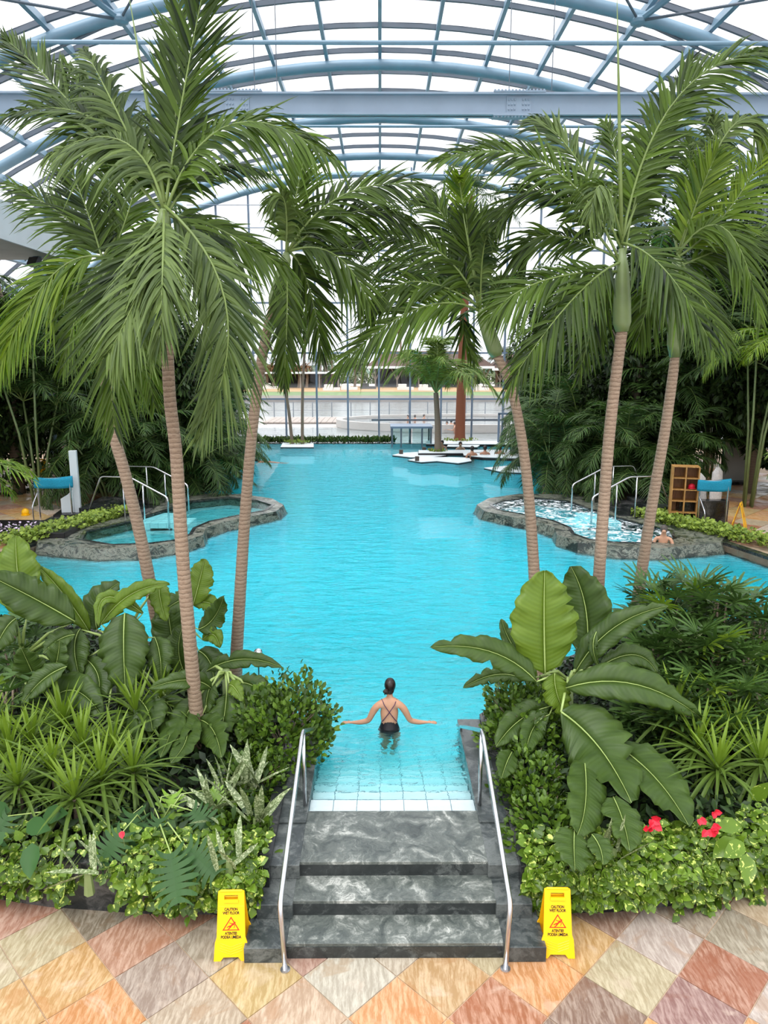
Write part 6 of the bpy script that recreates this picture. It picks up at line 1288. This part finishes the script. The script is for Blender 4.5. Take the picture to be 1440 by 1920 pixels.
# ================================================================ OUTSIDE VIEW
def outpos(px, py, z=0): return az(px, py, z)
def pavilion(label, px0, px1, py, h, kind):
    a, b2 = outpos(px0, py), outpos(px1, py); L = b2.x-a.x; t = thing('pavilion', label, 'building', ((a.x+b2.x)/2, a.y, 0))
    if kind == 'thatch':
        put('roof', MB().add([(-L/2-2, -3, h), (L/2+2, -3, h), (L/2+2, 9, h), (-L/2-2, 9, h), (-L/2+2, 3, h+3.2), (L/2-2, 3, h+3.2)], [(0, 1, 5, 4), (1, 2, 5), (2, 3, 4, 5), (3, 0, 4), (3, 2, 1, 0)]), 'roof_brown', t)
        put('eaves_band', MB().box(-L/2-2, L/2+2, -3.2, -3, h-.5, h), 'white_paint', t)
    else: put('roof', MB().box(-L/2-1, L/2+1, -2, 5, h-.35, h), 'white_paint', t)
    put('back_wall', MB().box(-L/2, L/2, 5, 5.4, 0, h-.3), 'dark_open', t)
    k = max(4, int(L/4))
    for i in range(k+1):
        x_ = -L/2+L*i/k; put('post', MB().tube([(x_, -1.5, 0), (x_, -1.5, h-.3)], .16, 6), 'far_wall', t)
        if kind == 'thatch':
            for s in (-1, 1): put('brace', MB().tube([(x_, -1.5, h*.35), (x_+s*1.3, -1.8, h-.35)], .13, 5), 'far_wall', t)
pavilion('long thatched pavilion with splayed posts across the lake', 704, 905, 727, 4.6, 'thatch')
pavilion('low white roofed pavilion across the lake behind the slim palms', 495, 635, 728, 3.4, 'flat')
pavilion('low roofed pavilion across the lake at the far right', 935, 1040, 727, 4.2, 'thatch')
pavilion('low white roofed pavilion across the lake at the far left', 380, 470, 728, 3.4, 'flat')
for k, (px, w) in enumerate(((400, 'farthest left'), (480, 'at the left slim palm'), (505, 'white and right of the left slim palm'), (622, 'under the clump of palms'), (655, 'between the two pavilions'), (690, 'dark and left of the thatched pavilion'), (760, 'before the thatched pavilion, left of its middle'), (800, 'before the thatched pavilion, right of its middle'), (900, 'right of the tall red trunk'), (985, 'farthest right'))):
    p = outpos(px, 731+rnd.uniform(-2, 2)); o = put('beach_furniture', MB().box(-1.6, 1.6, -1, 1, 0, .5).box(-1.4, .2, -.9, .9, .5, 1.1), 'dark_open' if k == 5 else 'robe', loc=(p.x, p.y, .1)); tag(o, 'low beach furniture across the lake, '+w, 'furniture', 'beach furniture across the lake')
def far_palm(px, py, h, lab, mat='outdoor_leaf', sc=1.0):
    p = outpos(px, py); t = thing('outdoor_palm', lab, 'palm tree', (p.x, p.y, 0), 0, 'palms across the lake'); put('trunk', MB().tube([(0, 0, 0), (.2, 0, h*.5), (0, 0, h)], [.35, .28, .22], 6), 'trunk_grey', t)
    n = 150; d = NR.normal(0, 1, (n, 3)); d[:, 2] = np.abs(d[:, 2])*.6-.25; V, Fc, A = scatter_leaves(n, np.array([[0, 0, h]])+NR.normal(0, .15, (n, 3)), nrm(d), NR.uniform(1.6, 2.6, n)*sc, np.clip(NR.normal(.5, .2, n), 0, 1), asp=.12, droop=.5, seg=3)
    f = link('crown', npmesh('crown', V, Fc, A), mat, t)
FW = ['left in the cluster of four', 'tallest in the cluster of four', 'rightmost in the cluster of four', 'hindmost in the cluster of four', 'tallest of all, above the thatched pavilion', 'left of two between the pavilions', 'right of two between the pavilions', 'left of the two at the left mullions', 'right of the two at the left mullions', 'behind the left slim palm', 'behind the right slim palm', 'farthest left', 'right beside the tall red trunk', 'farthest right', 'second from the right']
for kk, (px, py, h, mt) in enumerate(((600, 727, 6.5, 0), (611, 727, 7.5, 0), (622, 728, 7.0, 0), (608, 726, 6, 0), (750, 724, 13, 1), (665, 727, 5, 0), (678, 727, 5.5, 0), (500, 728, 4.2, 1), (512, 728, 4.5, 1), (560, 728, 4.2, 1), (575, 728, 4.6, 1), (460, 727, 6, 0), (890, 727, 6.5, 0), (945, 727, 8, 0), (930, 727, 7, 0))):
    far_palm(px, py, h, ('dry brown topped palm across the lake, ' if mt else 'pale green palm across the lake, ')+FW[kk], 'outdoor_brown' if mt else 'outdoor_leaf', .8 if mt else 1.0)
tl = MB()
n = 6000; P = np.stack([NR.uniform(-260, 260, n), NR.uniform(300, 330, n), np.abs(NR.normal(0, 2.2, n))], 1); V, Fc, A = scatter_leaves(n, P, nrm(NR.normal(0, 1, (n, 3))), NR.uniform(2, 4, n), np.clip(NR.normal(.5, .2, n), 0, 1))
o = link('treeline', npmesh('treeline', V, Fc, A), 'haze_tree'); o['kind'] = 'stuff'; tag(o, 'hazy line of trees on the horizon', 'trees')
n = 2600; P = np.stack([NR.uniform(-60, 60, n), NR.uniform(196, 206, n), np.abs(NR.normal(0, 1.8, n))], 1); V, Fc, A = scatter_leaves(n, P, nrm(NR.normal(0, 1, (n, 3))), NR.uniform(1, 2, n), np.clip(NR.normal(.4, .2, n), 0, 1))
o = link('far_shrubs', npmesh('far_shrubs', V, Fc, A), 'outdoor_leaf'); o['kind'] = 'stuff'; tag(o, 'green shrubs behind the pavilions across the lake', 'shrubs')
fe = thing('wooden_walkway', 'weathered walkway with railing between outdoor pool and lake', 'walkway', (-4, 70, 0))
for k in range(26): put('plank', MB().box(-6.5+k*.52, -6.02+k*.52, -3.2, 3.0, 0, .12), 'plank', fe)
for k in range(24): put('railing_post', MB().tube([(-16+k*1.9, 4.5, 0), (-16+k*1.9, 4.5, 1.5)], .06, 5), 'bar_dark', fe)
for z_ in (.7, 1.45): put('railing_cable', MB().tube([(-16, 4.5, z_), (28, 4.5, z_)], .018, 4), 'bar_dark', fe)
p = outpos(860, 790); t = thing('round_outdoor_pool', 'raised round outdoor pool with pale rim beyond the glass', 'pool', (p.x, 64, 0)); c_ = [(math.cos(2*PI*i/40), math.sin(2*PI*i/40)) for i in range(40)]
put('rim', MB().ring([(11*a, 6.5*b2) for a, b2 in c_], [(10.5*a, 6.1*b2) for a, b2 in c_], 0, .62), 'ground', t); o = put('steaming_water', MB().prism([(10.5*a, 6.1*b2) for a, b2 in c_], .3, .45), 'lake', t); o['kind'] = 'stuff'
for q, lab in (((765, 787), 'bather outdoors, leftmost in the round pool'), ((778, 787), 'bather outdoors, second from left'), ((795, 786), 'bather outdoors behind the coconut palm'), ((838, 800), 'bather outdoors, left of the tall red trunk'), ((846, 797), 'bather outdoors right beside the tall red trunk'), ((853, 801), 'bather outdoors, partly behind the tall red trunk')):
    bather(lab, q[0], q[1], .45, rnd.uniform(0, 6), 'hair', 'skin_tan', None, 1.1, .2)
# steam above the outdoor water
m_, t_, b_ = new_mat('steam'); t_.nodes.remove(b_); vs_ = N(t_, 'ShaderNodeVolumeScatter'); vs_.inputs['Density'].default_value = .005; vs_.inputs['Color'].default_value = (.95, .96, .97, 1); t_.links.new(vs_.outputs[0], t_.nodes['Material Output'].inputs['Volume']); M['steam'] = m_
o = put('steam', MB().box(-60, 60, 49, 104, .1, 2.6), 'steam'); o['kind'] = 'stuff'; tag(o, 'thin white steam drifting over the outdoor pool and lake', 'steam')
